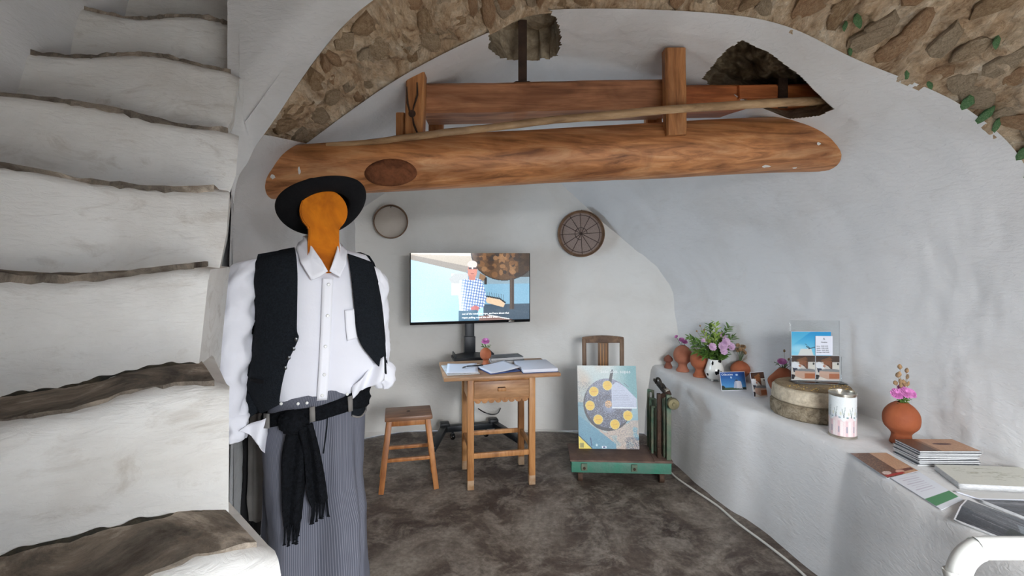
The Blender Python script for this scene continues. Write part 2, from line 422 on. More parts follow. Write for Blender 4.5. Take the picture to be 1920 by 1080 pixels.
def print_mesh(name, pic, W, H, parent, loc, rot=(0, 0, 0), m='print', fn=None):
    """picture in the local xz plane, centred in x, base at z=0, facing -y (or mapped by fn(u,v))"""
    w_, h_ = pic.w, pic.h
    if fn is None: fn = lambda u, v: ((u - .5) * W, 0, v * H)
    v = [fn(i / (w_ - 1), 1 - j / (h_ - 1)) for j in range(h_) for i in range(w_)]
    f = [(j * w_ + i, (j + 1) * w_ + i, (j + 1) * w_ + i + 1, j * w_ + i + 1) for j in range(h_ - 1) for i in range(w_ - 1)]
    o = mesh(name, v, f, m, parent, False, loc, rot)
    at = o.data.color_attributes.new('ink', 'FLOAT_COLOR', 'POINT')
    a = np.clip(pic.a / 255.0, 0, 1); lin = np.where(a > .04045, ((a + .055) / 1.055) ** 2.4, a / 12.92)
    buf = np.ones((w_ * h_, 4), np.float32); buf[:, :3] = lin.reshape(-1, 3); at.data.foreach_set('color', buf.ravel())
    return o
# ================================================================ THE ROOM
# cross-sections of the vault: N = near rim of the stone arch, A = its far rim, B = at the back wall
KN = [(-1.06, 1.93, 0), (-1.06, 1.93, 1), (-1.06, 1.93, 1.70), (-1.0, 1.93, 1.88), (-.925, 1.93, 2.0), (-.60, 1.92, 2.42), (-.15, 1.88, 2.66),
      (.2, 1.85, 2.75), (1.05, 1.75, 2.70), (1.52, 1.70, 2.50), (1.97, 1.62, 2.22), (2.2, 1.58, 1.85), (2.22, 1.57, 1.3), (2.2, 1.57, .6), (2.2, 1.57, 0)]
KA = [(-1.13, 2.3, 0), (-1.13, 2.3, 1), (-1.13, 2.32, 1.72), (-1.08, 2.38, 1.93), (-.954, 2.45, 2.075), (-.53, 2.40, 2.346), (-.10, 2.35, 2.54),
      (.196, 2.33, 2.63), (1.04, 2.25, 2.554), (1.48, 2.2, 2.345), (1.90, 2.15, 2.12), (2.12, 2.1, 1.81), (2.14, 2.1, 1.3), (2.13, 2.1, .6), (2.13, 2.1, 0)]
KB = [(-1.28, 4.42, 0), (-1.28, 4.42, 1), (-1.31, 4.42, 1.7), (-1.30, 4.4, 1.88), (-1.0, 4.5, 2.11), (-.6, 4.5, 2.3), (-.3, 4.5, 2.38),
      (-.1, 4.5, 2.4), (.25, 4.5, 2.25), (.45, 4.48, 2.1), (.8, 4.46, 1.78), (1.1, 4.42, 1.5), (1.24, 4.4, 1.2), (1.27, 4.4, .6), (1.27, 4.4, 0)]
KW = [0, 0, 0, 0, 0, 0, 0, 0, 0, 0, .25, .55, .9, 1, 1]          # how far the right wall bows out half way
def kcurve(K, u):
    n = len(K) - 1; u = max(0, min(n - 1e-6, u)); i = int(u); t = u - i
    p = [K[max(i - 1, 0)], K[i], K[i + 1], K[min(i + 2, n)]]
    return Vector([cr(p[0][c], p[1][c], p[2][c], p[3][c], t) for c in range(3)])
def kw(u): i = int(min(u, 13.999)); t = u - i; return KW[i] * (1 - t) + KW[i + 1] * t
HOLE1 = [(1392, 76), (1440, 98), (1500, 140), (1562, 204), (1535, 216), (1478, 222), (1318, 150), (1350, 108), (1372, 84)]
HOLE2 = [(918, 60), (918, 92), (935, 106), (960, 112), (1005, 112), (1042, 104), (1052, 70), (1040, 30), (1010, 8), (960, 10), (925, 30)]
def inside(p, poly):
    x, y = p; c = False; n = len(poly)
    for i in range(n):
        x1, y1 = poly[i]; x2, y2 = poly[(i + 1) % n]
        if (y1 > y) != (y2 > y) and x < (x2 - x1) * (y - y1) / (y2 - y1) + x1: c = not c
    return c
def edge_dist(p, poly):
    best = 1e9; n = len(poly)
    for i in range(n):
        a = Vector(poly[i]); b = Vector(poly[(i + 1) % n]); q = Vector(p); t = max(0, min(1, (q - a).dot(b - a) / (b - a).length_squared))
        best = min(best, (q - a - (b - a) * t).length)
    return best
def vpos(u, t):
    p = kcurve(KA, u).lerp(kcurve(KB, u), t); p.x += .22 * kw(u) * math.sin(PI * min(t, 1)); return p
def build_vault():
    us = []
    for k in range(14):
        nn = 80 if 5 <= k < 10 else 14
        us += [k + j / nn for j in range(nn)]
    us.append(14.0); ts = [(j / 170) * .34 - .012 for j in range(115)]; ts = [t for t in ts if t < .215] + [.215 + .83 * j / 60 for j in range(61)]
    vs_, mask = [], []
    for t in ts:
        for u in us:
            p = vpos(u, t); q = p.copy()
            wob = .012 * fbm(q, 2.3, 3) + .004 * fbm(q, 11, 2)
            du = vpos(min(u + .05, 14), t) - vpos(max(u - .05, 0), t); dt = vpos(u, t + .02) - vpos(u, max(t - .02, 0))
            nrm = du.cross(dt).normalized()
            if nrm.dot(Vector((0, 3, 1.5)) - p) > 0: nrm = -nrm
            fade = max(0, min(1, t * 18))
            p = p + nrm * wob * fade; px = (960 + F * q.x / q.y, HZ - F * (q.z - CAMZ) / q.y); hit = 0
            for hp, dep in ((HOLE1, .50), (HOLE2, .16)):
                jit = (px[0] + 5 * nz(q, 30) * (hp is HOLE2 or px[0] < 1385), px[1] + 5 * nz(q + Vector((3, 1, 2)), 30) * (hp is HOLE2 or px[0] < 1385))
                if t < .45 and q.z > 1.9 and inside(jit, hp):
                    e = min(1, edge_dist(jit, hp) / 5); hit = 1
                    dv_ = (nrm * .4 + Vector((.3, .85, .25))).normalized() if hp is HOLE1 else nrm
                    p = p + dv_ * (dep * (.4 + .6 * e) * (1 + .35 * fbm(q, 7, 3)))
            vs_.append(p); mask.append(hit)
    nu = len(us); fs, fm = [], []
    for j in range(len(ts) - 1):
        for i in range(nu - 1):
            f = (j * nu + i, (j + 1) * nu + i, (j + 1) * nu + i + 1, j * nu + i + 1); q_ = vs_[f[0]]
            if q_.x < -.9 and 3.05 < q_.y < 3.56 and .95 < q_.z < 1.56: continue  # opening cut for the added window
            fs.append(f); fm.append(1 if sum(mask[k] for k in f) >= 1 else 0)
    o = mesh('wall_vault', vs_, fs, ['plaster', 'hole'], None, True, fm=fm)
    return tag(auto(o, 55), 'whitewashed barrel vault and side walls of the alcove', 'wall', kind='structure')
build_vault()
added_win = struct('added_window', 'added side window that brightens the alcove, behind the mannequin', 'window')  # window added to let extra light into the alcove; none is known here
for y, z, sy, sz in ((3.06, 1.26, .04, .66), (3.555, 1.26, .03, .66), (3.31, .94, .5, .04), (3.31, 1.57, .5, .03)): box('added_window_frame', (-1.26, y, z), (.08, sy, sz), 'chairw', added_win, .004)
box('added_window_pane', (-1.255, 3.31, 1.26), (.004, .48, .62), 'acrylic', added_win, 0)

# stone arch: mortar soffit with rubble stones set in it
arch = struct('stone_arch', 'exposed rubble stone arch spanning the alcove', 'arch')
def apos(u, v): return kcurve(KN, u).lerp(kcurve(KA, u), v)
def anorm(u, v):
    du = apos(min(u + .04, 14), v) - apos(max(u - .04, 0), v); dv = apos(u, min(v + .05, 1)) - apos(u, max(v - .05, 0)); n = du.cross(dv).normalized()
    return n if n.dot(Vector((.4, 2, 1)) - apos(u, v)) > 0 else -n            # towards the room
def soffit(name, u0, u1, nu, nv, m, rough, parent):
    def fn(a, b):
        u = u0 + (u1 - u0) * a; p = apos(u, b); n = anorm(u, b); e = min(1, 9 * min(b, 1 - b))
        return p + n * (rough * e * (fbm(p, 6, 4) * .6 + .5 * abs(fbm(p, 17, 2)) - .55))
    v, f = grid_vf(nu, nv, fn); return mesh(name, v, f, m, parent, True)
def core(a, b):
    u = 14 * a; v = -.04 + 1.1 * b; p = apos(u, max(0, min(1, v))); p.y += (v - max(0, min(1, v))) * .5; return p - anorm(u, max(0, min(1, v))) * .07
v, f = grid_vf(200, 8, core); mesh('masonry_core', v, f, 'plaster', arch)
soffit('mortar_bed', 3.72, 12.2, 420, 46, 'mortar', .05, arch)
soffit('plaster_jamb', 0, 3.88, 70, 16, 'plaster', .006, arch)
soffit('plaster_jamb', 12.18, 14, 40, 16, 'plaster', .006, arch)
def stone_mesh(k):
    rnd = random.Random(40 + k); n = 7; v = []; ax = .75 + .5 * rnd.random()
    rr = [.62 + .5 * rnd.random() for _ in range(n)]
    for ring, (s_, z) in enumerate(((1.0, -.3), (.95, .30), (.80, .42))):
        for i in range(n):
            a = 2 * PI * i / n; r_ = rr[i] * s_ * .5
            v.append((r_ * math.cos(a) * (1 + .1 * rnd.random()), r_ * math.sin(a) * ax, z + .14 * (rnd.random() - .5)))
    v.append((0, 0, .44 + .1 * rnd.random())); f = []
    for i in range(n):
        j = (i + 1) % n; f += [(i, j, n + j, n + i), (n + i, n + j, 2 * n + j, 2 * n + i), (2 * n + i, 2 * n + j, 3 * n)]
    me = bpy.data.meshes.new('stone'); me.from_pydata(v, [], f); me.update(); return me
stone_var = []
for k in range(12):
    me = stone_mesh(k); me.materials.append(M['stone%d' % (k % 4)]); me.polygons.foreach_set('use_smooth', [k % 3 == 0] * len(me.polygons)); stone_var.append(me)
def stone_on(me, u, v, sx, sy, sz, ang, parent, name='stone', lift=0.0):
    n = anorm(u, v); p = apos(u, v); dv = (apos(u, min(v + .1, 1)) - apos(u, max(v - .1, 0))).normalized()
    x = (dv - n * dv.dot(n)).normalized(); y = n.cross(x)
    x2 = x * math.cos(ang) + y * math.sin(ang); y2 = n.cross(x2)
    mt = Matrix((x2 * sx, y2 * sy, n * sz)).transposed().to_4x4(); mt.translation = p + n * lift
    o = bpy.data.objects.new(name, me); COL.objects.link(o); o.parent = arch; o.matrix_world = mt; return o
rnd = random.Random(11); ucur = 4.02; ns = 0
while ucur < 12.0 and ns < 285:
    p0 = apos(ucur, .5); p1 = apos(ucur + .05, .5); ds = (p1 - p0).length / .05
    wid = .058 + .06 * rnd.random(); v = .03 + .12 * rnd.random()
    while v < .96 and ns < 285:
        ln = .10 + .15 * rnd.random(); vl = ln / .5
        if rnd.random() < .8:
            stone_on(rnd.choice(stone_var), ucur + (rnd.random() - .5) * .03 / ds, min(.99 - ln * .5 / .5, v + vl / 2) if v + vl / 2 > .5 else max(ln * .5 / .5 + .01, v + vl / 2), ln * 1.02, wid * 1.12, .026 + .02 * rnd.random(), rnd.gauss(0, .3), arch, lift=-.031 + .010 * rnd.random()); ns += 1
        v += vl + .03
    ucur += (wid * .98) / ds
moss_me = []
for k in range(3):
    me = stone_var[k * 4 + 1].copy(); me.materials.clear(); me.materials.append(M['moss']); moss_me.append(me)
for px, py, s in ((1610, 36, .05), (1578, 55, .03), (1590, 100, .03), (1700, 150, .04), (1740, 172, .04), (1808, 200, .06), (1835, 225, .07), (1850, 250, .05), (1893, 310, .06), (1905, 335, .06), (1870, 85, .04)):
    best = min(((u / 20, v / 12) for u in range(160, 238) for v in range(12)), key=lambda q: (lambda w_: (960 + F * w_.x / w_.y - px) ** 2 + (HZ - F * (w_.z - 1.5) / w_.y - py) ** 2)(apos(*q)))
    stone_on(rnd.choice(moss_me), best[0], best[1], s * 1.7, s * .8, .03, rnd.uniform(.4, 1.2), arch, 'moss_patch', -.012)

# white wall over the arch
def spandrel():
    us = [2 + 10.2 * i / 160 for i in range(161)]; rows = []
    for j, (dz, dy) in enumerate(((0, 0), (.05, -.012), (.10, -.03), (.125, -.042), (.2, -.045), (.45, -.045), (.8, -.045), (1.0, -.045))):
        row = []
        for u in us:
            n = kcurve(KN, u); top = 3.35; z = n.z + dz if j < 5 else n.z + .2 + (top - n.z - .2) * (dz - .2) / .8
            xs = n.x - (min(dz, .125) * .55 if u < 6 else 0) * (1 if u > 4 else max(0, u - 3)); p = Vector((max(-1.06, xs), n.y + dy, z)); p.y += .008 * fbm(p, 3, 3); row.append(p)
        rows.append(row)
    vs_ = [p for r in rows for p in r]; nu = len(us)
    fs = [(j * nu + i, j * nu + i + 1, (j + 1) * nu + i + 1, (j + 1) * nu + i) for j in range(len(rows) - 1) for i in range(nu - 1)]
    return tag(mesh('wall_front', vs_, fs, 'plaster'), 'white plaster wall above the stone arch', 'wall', kind='structure')
spandrel()

def sheet(name, pts, z0, z1, m, label, n=6, nzr=20, wob=.01):
    """wall following a plan line"""
    q = smooth_prof([(x, y, 0) for x, y in pts], n); rows = []
    for j in range(nzr + 1):
        for x, y, _ in q:
            p = Vector((x, y, z0 + (z1 - z0) * j / nzr)); k = wob * fbm(p, 2.4, 3); rows.append((p.x + k, p.y + k, p.z))
    nu = len(q); fs = [(j * nu + i, j * nu + i + 1, (j + 1) * nu + i + 1, (j + 1) * nu + i) for j in range(nzr) for i in range(nu - 1)]
    return tag(mesh(name, rows, fs, m), label, 'wall', kind='structure')
def back_y(x): return 4.42 - (.20 * ((-x - .75) / .5) ** 2 if x < -.75 else 0) - (.13 * ((x - .75) / .5) ** 2 if x > .75 else 0)
v, f = grid_vf(90, 60, lambda a, b: (lambda x, z: (x, back_y(x) + .008 * fbm((x, 0, z), 2.5, 3), z))(-1.45 + 3.1 * a, 2.75 * b))
tag(mesh('wall_back', v, f, 'plaster_back'), 'white plaster back wall of the alcove', 'wall', kind='structure')
sheet('wall_pier', [(-1.06, 1.90), (-1.12, 2.1), (-1.22, 2.4), (-1.3, 2.7), (-1.35, 3.0)], 0, 3.35, 'plaster', 'plaster cheek wall beside the stairwell')
sheet('wall_left', [(-1.42, -.8), (-1.42, -.2), (-1.46, .6), (-1.52, 1.3), (-1.575, 1.75), (-1.575, 2.1), (-1.55, 2.5), (-1.45, 2.8), (-1.3, 2.95)], -.02, 3.35, 'plaster', 'shaded plaster wall curving up along the stairs')
sheet('wall_right', [(2.2, 1.6), (2.2, 1.0), (2.15, .4), (2.1, -.2), (2.05, -.8)], -.02, 3.35, 'plaster', 'whitewashed side wall by the plastic chair')
# rear wall with the doorway the daylight comes through
rear = struct('wall_rear', 'rear wall with the open doorway', 'wall', (0, 0, 0))
for x0, x1, z0, z1 in ((-1.5, .55, 0, 3.35), (.55, 1.75, 1.95, 3.35), (1.75, 2.15, 0, 3.35)):
    box('wall_panel', ((x0 + x1) / 2, -.76, (z0 + z1) / 2), (x1 - x0, .12, z1 - z0), 'plaster', rear, .0)
box('ground', (.4, -3.2, -.06), (14, 4.8, .1), 'pages', None, 0); bpy.data.objects['ground'].data.materials[0] = mat('pale_paving', (196, 188, 174), (170, 160, 146), 3, rough=.9)
tag(bpy.data.objects['ground'], 'pale paving outside the doorway', 'ground', kind='structure')
box('ceiling', (.3, .57, 2.90), (3.9, 2.8, .06), 'chairw', None, 0); tag(bpy.data.objects['ceiling'], 'unseen timber ceiling of the near room, darkened to dim the stairs', 'ceiling', kind='structure')  # unseen; both ceilings made dark to dim the upper stairs
box('ceiling_stair', (-1.35, 2.45, 2.95), (.8, 1.6, .06), 'chairw', None, 0).name = 'ceiling_stairwell'
tag(bpy.data.objects['ceiling_stairwell'], 'ceiling over the stairwell', 'ceiling', kind='structure')
v, f = grid_vf(120, 140, lambda a, b: (lambda x, y: (x, y, .006 * fbm((x, y, 0), 2.2, 4) - .004))(-1.65 + 3.95 * a, -.8 + 5.35 * b))
tag(mesh('floor', v, f, 'floor'), 'worn dark concrete floor with pale patches', 'floor', kind='structure')

# ledge along the right wall
LF = [(1.186, 4.40), (1.206, 4.15), (1.258, 3.70), (1.315, 3.4), (1.375, 3.11), (1.459, 2.9), (1.507, 2.67), (1.545, 2.40), (1.55, 2.3), (1.526, 2.065), (1.515, 1.8), (1.50, 1.55), (1.47, 1.2), (1.43, .7), (1.38, .2), (1.35, -.6)]
def ledge():
    q = smooth_prof([(x, y, 0) for x, y in LF], 8); prof = [(-.10, -.01), (-.075, .2), (-.045, .4), (-.012, .55), (.002, .585), (.02, .598), (.05, .602), (.25, .6), (.5, .6), (1.1, .6)]
    rows = []
    for dx, z in prof:
        for x, y, _ in q:
            k = min(1, max(0, (4.3 - y) / 1.5)); p = Vector((x + dx * (.55 + .45 * k if dx < 0 else 1), y, z)); p.x += .010 * fbm(p, 4, 3) * (1 if z < .59 else .5); p.z += .003 * fbm(p, 5, 2) if 0 < z < .59 else 0; rows.append(p)
    nu = len(q); fs = [(j * nu + i, j * nu + i + 1, (j + 1) * nu + i + 1, (j + 1) * nu + i) for j in range(len(prof) - 1) for i in range(nu - 1)]
    return tag(mesh('wall_ledge', rows, fs, 'plaster'), 'whitewashed masonry ledge running along the side wall', 'ledge', kind='structure')
ledge()

# ---------------------------------------------------------------- staircase
stair = struct('staircase', 'whitewashed masonry stairs with worn slate treads climbing along the wall', 'staircase')
SR = [(-.40, .87), (-.575, 1.03), (-.745, 1.25), (-.825, 1.48), (-.93, 1.73), (-.99, 1.84), (-1.09, 2.0), (-1.2, 2.2), (-1.3, 2.5)]
SL = [(-1.0, .35), (-1.25, .67), (-1.42, .88), (-1.5, .95), (-1.57, 1.30), (-1.60, 1.62), (-1.60, 1.86), (-1.62, 2.1), (-1.62, 2.4)]
SZ = [1.0, 1.23, 1.472, 1.71, 1.95, 2.19, 2.43, 2.67]
def step(k):
    r0 = Vector(SR[k]); l0 = Vector(SL[k]); r1 = Vector(SR[min(k + 1, 8)]); l1 = Vector(SL[min(k + 1, 8)])
    ax = (r0 - l0).normalized(); nf = Vector((ax.y, -ax.x))
    if nf.y > 0: nf = -nf
    z1 = SZ[k]; zb = 0 if k < 6 else SZ[k - 1] - .1; bat = .055
    back = .16
    topf = [r0, l0]; bm = bmesh.new(); nu, nzz, nd = 26, 12, 8
    def pos(a, b, c):                      # a along (0 right), b up, c back
        fr = r0.lerp(l0, a); bk = r1.lerp(l1, a) + (-nf) * back
        pl = fr.lerp(bk, c); hgt = zb + (z1 - zb) * b; low = min(1, (z1 - hgt) / .24)
        rise = z1 - hgt
        pl = pl + nf * bat * low * (1 - c)
        rd = .03
        if c < .12 and rise < rd: pl = pl - nf * (rd - math.sqrt(max(0, rd * rd - (rd - rise) ** 2))) * (1 - c / .12)
        if k >= 2: pl = pl - ax * (1 - a) * min(.13 if k > 2 else .03, .09 * rise + (.45 * max(0, rise - .25) if k > 2 else 0))
        q = Vector((pl.x, pl.y, hgt))
        sag = .018 * math.sin(a * PI * 2.2 + k) + .010 * nz((a * 5, k * 3.1, 0)); q.z += sag * min(1, max(0, b * 3 - 2))
        d = .012 * fbm(q, 4.5, 4); q.x += nf.x * d; q.y += nf.y * d
        if a < .06 and rise < .035: q.z -= .012 * (1 - a / .06)
        return q
    mb = MB()
    bs = [j / nzz for j in range(nzz + 1)]; bs = sorted(set(bs + [1 - .03 / (z1 - zb) * s_ for s_ in (.2, .5, .8, 1.2)])); 
    for fn, n1, n2 in ((lambda u, v: pos(u, bs[round(v * (len(bs) - 1))], 0), nu, len(bs)), (lambda u, v: pos(u, 1, v), nu, nd), (lambda u, v: pos(0, bs[round(v * (len(bs) - 1))], u), nd, len(bs))):
        mb.add(grid_vf(n1, n2, fn))
    o = mb.build('step', 'plaster_step', stair)
    bm = bmesh.new(); bm.from_mesh(o.data); bmesh.ops.remove_doubles(bm, verts=bm.verts[:], dist=.0015); bmesh.ops.recalc_face_normals(bm, faces=bm.faces[:]); bm.to_mesh(o.data); bm.free()
    auto(o, 50)
    # slate tread
    lip = .03 if k < 1 else (.028 if k == 1 else .010); th = .004 if k < 2 else (.010 if k == 2 else .007); n = 44; top, fs = [], []
    for row, (c, dz) in enumerate((('f', -.02), ('f', th), ('m', th + .002), ('b', th))):
        for i in range(n):
            a = i / (n - 1); a2 = (.035 if k < 2 else .045) + a * .98
            ed = lip * (1 + .55 * nz((a * 9, k * 5.3, 1))) + (.012 * nz((a * 31, k, 2)) if k < 2 else .014 * nz((a * 33, k, 2)))
            fr = r0.lerp(l0, a2) - nf * max(.004, ed); bk = r1.lerp(l1, a2) - nf * .05
            pl = fr if c == 'f' else (fr.lerp(bk, .5) if c == 'm' else bk)
            sag = .018 * math.sin(a2 * PI * 2.2 + k) + .010 * nz((a2 * 5, k * 3.1, 0))
            top.append((pl.x, pl.y, z1 + sag + dz + (.006 * nz((a * 18, row, k)) if dz > 0 else 0)))
    for j in range(3):
        for i in range(n - 1): fs.append((j * n + i, j * n + i + 1, (j + 1) * n + i + 1, (j + 1) * n + i))
    fs.append(tuple(j * n for j in (0, 1, 2, 3)))
    auto(mesh('tread', top, fs, 'slab', stair), 40)
for k in range(8): step(k)
for k in (0, 1):                                         # grime and moss gathered where riser meets tread
    r_, l_ = Vector(SR[k + 1]), Vector(SL[k + 1]); ax = (r_ - l_).normalized(); nf = Vector((ax.y, -ax.x)); pts, rad = [], []
    for i in range(140):
        a = .02 + .9 * i / 139; p = r_.lerp(l_, a) + nf * (.052 + .006 * nz((a * 40, k, 3))); sg = .018 * math.sin(a * PI * 2.2 + k) + .010 * nz((a * 5, k * 3.1, 0))
        q = Vector((p.x, p.y, SZ[k] + sg)); d_ = .012 * fbm(q, 4.5, 4); pts.append((q.x + nf.x * d_, q.y + nf.y * d_, q.z + .004)); rad.append(max(.0012, .0045 + .009 * nz((a * 24, k * 7, 5))))
    tube('grime_line', pts, rad, 'grime', stair, 6)
# ================================================================ BEAMS OF THE PRESS
def make_log():
    a = Vector((-1.42, 2.34, 1.875)); b = Vector((1.95, 2.80, 2.150)); n, seg = 90, 40; vs_, fs = [], []
    for i in range(n):
        t = i / (n - 1); c = a.lerp(b, t); rad = .116 + .042 * t; c.z += .012 * math.sin(t * PI)
        for k in range(seg):
            an = 2 * PI * k / seg; q = Vector((c.x, math.cos(an), math.sin(an)))
            r_ = rad * (1 + .045 * nz((c.x * 1.1, math.cos(an) * .9, math.sin(an) * .9)) + .012 * fbm((c.x * 2, q.y * 2, q.z * 2), 2, 3))
            vs_.append((c.x, c.y + r_ * 1.05 * math.cos(an), c.z + r_ * math.sin(an)))
    for i in range(n - 1):
        for k in range(seg):
            k2 = (k + 1) % seg; fs.append((i * seg + k, i * seg + k2, (i + 1) * seg + k2, (i + 1) * seg + k))
    t_ = thing('log_beam', 'thick round log beam spanning the alcove under the square beam', 'beam')
    mesh('trunk', vs_, fs, 'log', t_)
    def on(px, py):                               # front of the trunk seen at a pixel
        d = 2.3
        for _ in range(30):
            p = P(px, py, d); t = (p.x - a.x) / (b.x - a.x); c = a.lerp(b, t); c.z += .012 * math.sin(t * PI); rad = .116 + .042 * t; dz = p.z - c.z
            d = c.y - 1.05 * math.sqrt(max(0, rad * rad - dz * dz))
        return P(px, py, d), c
    # the sawn branch knot and splashes of whitewash
    p, c = on(732, 325); nrm = Vector((0, p.y - c.y, p.z - c.z)).normalized()
    mk = stone_mat('knot_wood', [(82, 48, 30), (128, 78, 50), (150, 96, 64)], 9, .4)
    x = Vector((1, .08, .05)); y = nrm.cross(x).normalized()
    v_, f_ = [], []
    for ring, (s_, h) in enumerate(((1.0, -.02), (.93, .006), (.72, .010), (.4, .006))):
        for i in range(28):
            an = 2 * PI * i / 28; v_.append(p + x * (.125 * s_ * math.cos(an)) + y * (.066 * s_ * math.sin(an)) + nrm * (h - .055 * (math.cos(an) * .125 * s_) ** 2))
    v_.append(p + nrm * .004)
    for r_ in range(3):
        for i in range(28): j = (i + 1) % 28; f_.append((r_ * 28 + i, r_ * 28 + j, (r_ + 1) * 28 + j, (r_ + 1) * 28 + i))
    for i in range(28): f_.append((84 + i, 84 + (i + 1) % 28, 112))
    k = mesh('knot', v_, f_, mk, t_); k['label'] = 'dark sawn-off branch knot'
    for px, py, w_, h_ in ((511, 331, .014, .012), (561, 320, .007, .020), (568, 292, .004, .004), (1435, 312, .03, .010), (1490, 315, .014, .008), (1535, 270, .012, .01)):
        p, c = on(px, py); nrm = Vector((0, p.y - c.y, p.z - c.z)).normalized(); y = nrm.cross(Vector((1, 0, 0))).normalized()
        v_ = [p + nrm * .003] + [p + Vector((1, 0, 0)) * w_ * math.cos(2 * PI * i / 11) * random.uniform(.6, 1.1) + y * h_ * math.sin(2 * PI * i / 11) * random.uniform(.6, 1.1) + nrm * .0005 for i in range(11)]
        mesh('whitewash_splash', v_, [(0, i + 1, (i + 1) % 11 + 1) for i in range(11)], 'plaster_back', t_)
make_log()
def beam_between(name, a, b, w_, h, m, parent, n=40, bevel=.012, wob=.004):
    """squared timber, a..b are centres"""
    a = Vector(a); b = Vector(b); sec = [(-w_ / 2, -h / 2 + bevel), (-w_ / 2, h / 2 - bevel), (-w_ / 2 + bevel, h / 2), (w_ / 2 - bevel, h / 2), (w_ / 2, h / 2 - bevel), (w_ / 2, -h / 2 + bevel), (w_ / 2 - bevel, -h / 2), (-w_ / 2 + bevel, -h / 2)]
    vs_, fs = [], []; d = (b - a).normalized(); up = Vector((0, 0, 1)); sd = up.cross(d).normalized(); up = d.cross(sd)
    for i in range(n):
        c = a.lerp(b, i / (n - 1))
        for y, z in sec:
            p = c + sd * y + up * z; p += Vector((0, 1, 1)) * wob * fbm(p, 4, 3); vs_.append(p)
    for i in range(n - 1):
        for k in range(8): k2 = (k + 1) % 8; fs.append((i * 8 + k, i * 8 + k2, (i + 1) * 8 + k2, (i + 1) * 8 + k))
    fs.append(tuple(range(7, -1, -1))); fs.append(tuple((n - 1) * 8 + k for k in range(8)))
    return auto(mesh(name, vs_, fs, m, parent), 40)
sq = thing('square_beam', 'squared timber beam clasped between upright posts above the log', 'beam')
beam_between('timber', (-.455, 2.66, 2.305), (.80, 2.70, 2.345), .24, .15, 'beam', sq)
t2 = beam_between('tenon', (.74, 2.74, 2.343), (1.75, 2.80, 2.375), .20, .125, 'beam_red', sq); t2['label'] = 'redder narrower end of the beam'
beam_between('patch_block', (1.185, 2.655, 2.372), (1.385, 2.667, 2.378), .03, .07, 'beam_red', sq, 8, .004, .001)
box('iron_strap', (1.43, 2.675, 2.375), (.05, .012, .16), 'iron', sq, .003, seg=1)
def post(x, y, z0, z1, w_, d_, lean, label, wedge=False):
    t_ = thing('upright_post', label, 'post', (x, y, z0)); beam_between('plank', (0, 0, 0), (lean, 0, z1 - z0), d_, w_, 'post', t_, 24, .008, .006)
    if wedge: box('wedge', (-.07, .02, .11), (.045, .05, .12), 'post', t_, .006)
    return t_
lp = post(-.475, 2.475, 2.045, 2.50, .088, .085, .012, 'upright post clasping the beam end, with a dark forked crack and a side wedge', True)
ck = MB()
for pts in (((.02, .30), (.022, .24), (.006, .19), (-.004, .15)), ((-.004, .15), (.004, .10), (.024, .05)), ((-.03, .28), (-.026, .2), (-.012, .15))):
    ck.add(tube_vf([(x_, -.0455, z_ ) for x_, z_ in pts], [.003, .005, .004, .003][:len(pts)], 6))
ck.add(lathe_vf([(0, -.004), (.016, -.002), (.018, .002), (.0, .003)], 14), Matrix.Translation((-.004, -.045, .15)) @ Matrix.Rotation(PI / 2, 4, 'X'))
c_ = ck.build('crack', 'iron', lp); c_['label'] = 'dark crack with a knot hole'
post(-.43, 2.85, 2.06, 2.47, .08, .06, .01, 'rear plank behind the beam, paired with the cracked post')
post(.805, 2.505, 2.105, 2.53, .10, .07, -.006, 'plain upright post clasping the middle of the beam over the log')
post(.80, 2.87, 2.14, 2.54, .09, .06, -.006, 'rear plank behind the beam, paired with the plain post')
pl = [P(*q) for q in ((612, 273, 2.33), (680, 268, 2.335), (760, 258, 2.34), (850, 247, 2.36), (940, 237, 2.375), (1040, 225, 2.39), (1140, 216, 2.40), (1250, 206, 2.41), (1350, 199, 2.45), (1450, 193, 2.5), (1540, 189, 2.57), (1580, 187, 2.62))]
pl[0].z += .004
po = tube('branch_pole', pl, [.010, .013, .016, .018, .018, .019, .020, .020, .021, .022, .022, .021], 'pole', None, 12, 5)
for v_ in po.data.vertices: v_.co += Vector((0, .003, .003)) * fbm(v_.co, 14, 3)
tag(po, 'peeled pale branch pole laid across the posts above the log', 'pole')
rod = thing('iron_rod', 'rusty flat iron rod hanging from the hole in the vault onto the square beam', 'rod', (.055, 2.64, 2.392))
box('shank', (0, 0, .22), (.045, .018, .42), 'iron', rod, .003)
poly_prism('foot_plate', [(-.055, 0), (.055, 0), (.055, .012), (.035, .024), (-.035, .024), (-.055, .012)], -.03, .03, 'iron', rod, .002, rot=(PI / 2, 0, 0))
# ================================================================ FURNITURE IN THE ALCOVE
# --- small oak table with drawer
tb = thing('side_table', 'small oak table with a drawer and scalloped apron, papers spread on top', 'table', (-.103, 3.50, 0), R(11.5))
TX, TY = .205, .165
box('tabletop', (0, .005, .738), (.765, .52, .024), 'tabletop', tb, .006)
for sx in (-1, 1):
    for sy in (-1, 1):
        lg = box('leg', (sx * TX, sy * TY, .3925), (.042, .042, .665), 'table', tb, .003)
        ft = box('leg_foot', (sx * TX, sy * TY, .032), (.0425, .0425, .062), 'worn', lg, .002); ft['label'] = 'bleached worn foot of the leg'
for sy in (-1, 1):
    if sy > 0: box('apron', (0, sy * TY, .645), (.37, .02, .16), 'table', tb, .002)
for sx in (-1, 1): box('apron', (sx * TX, 0, .645), (.02, .29, .16), 'table', tb, .002)
box('rail', (0, -TY, .713), (.37, .03, .022), 'table', tb, .002)
dr = box('drawer', (0, -TY - .006, .645), (.366, .03, .112), 'tabletop', tb, .003)
mb = MB()
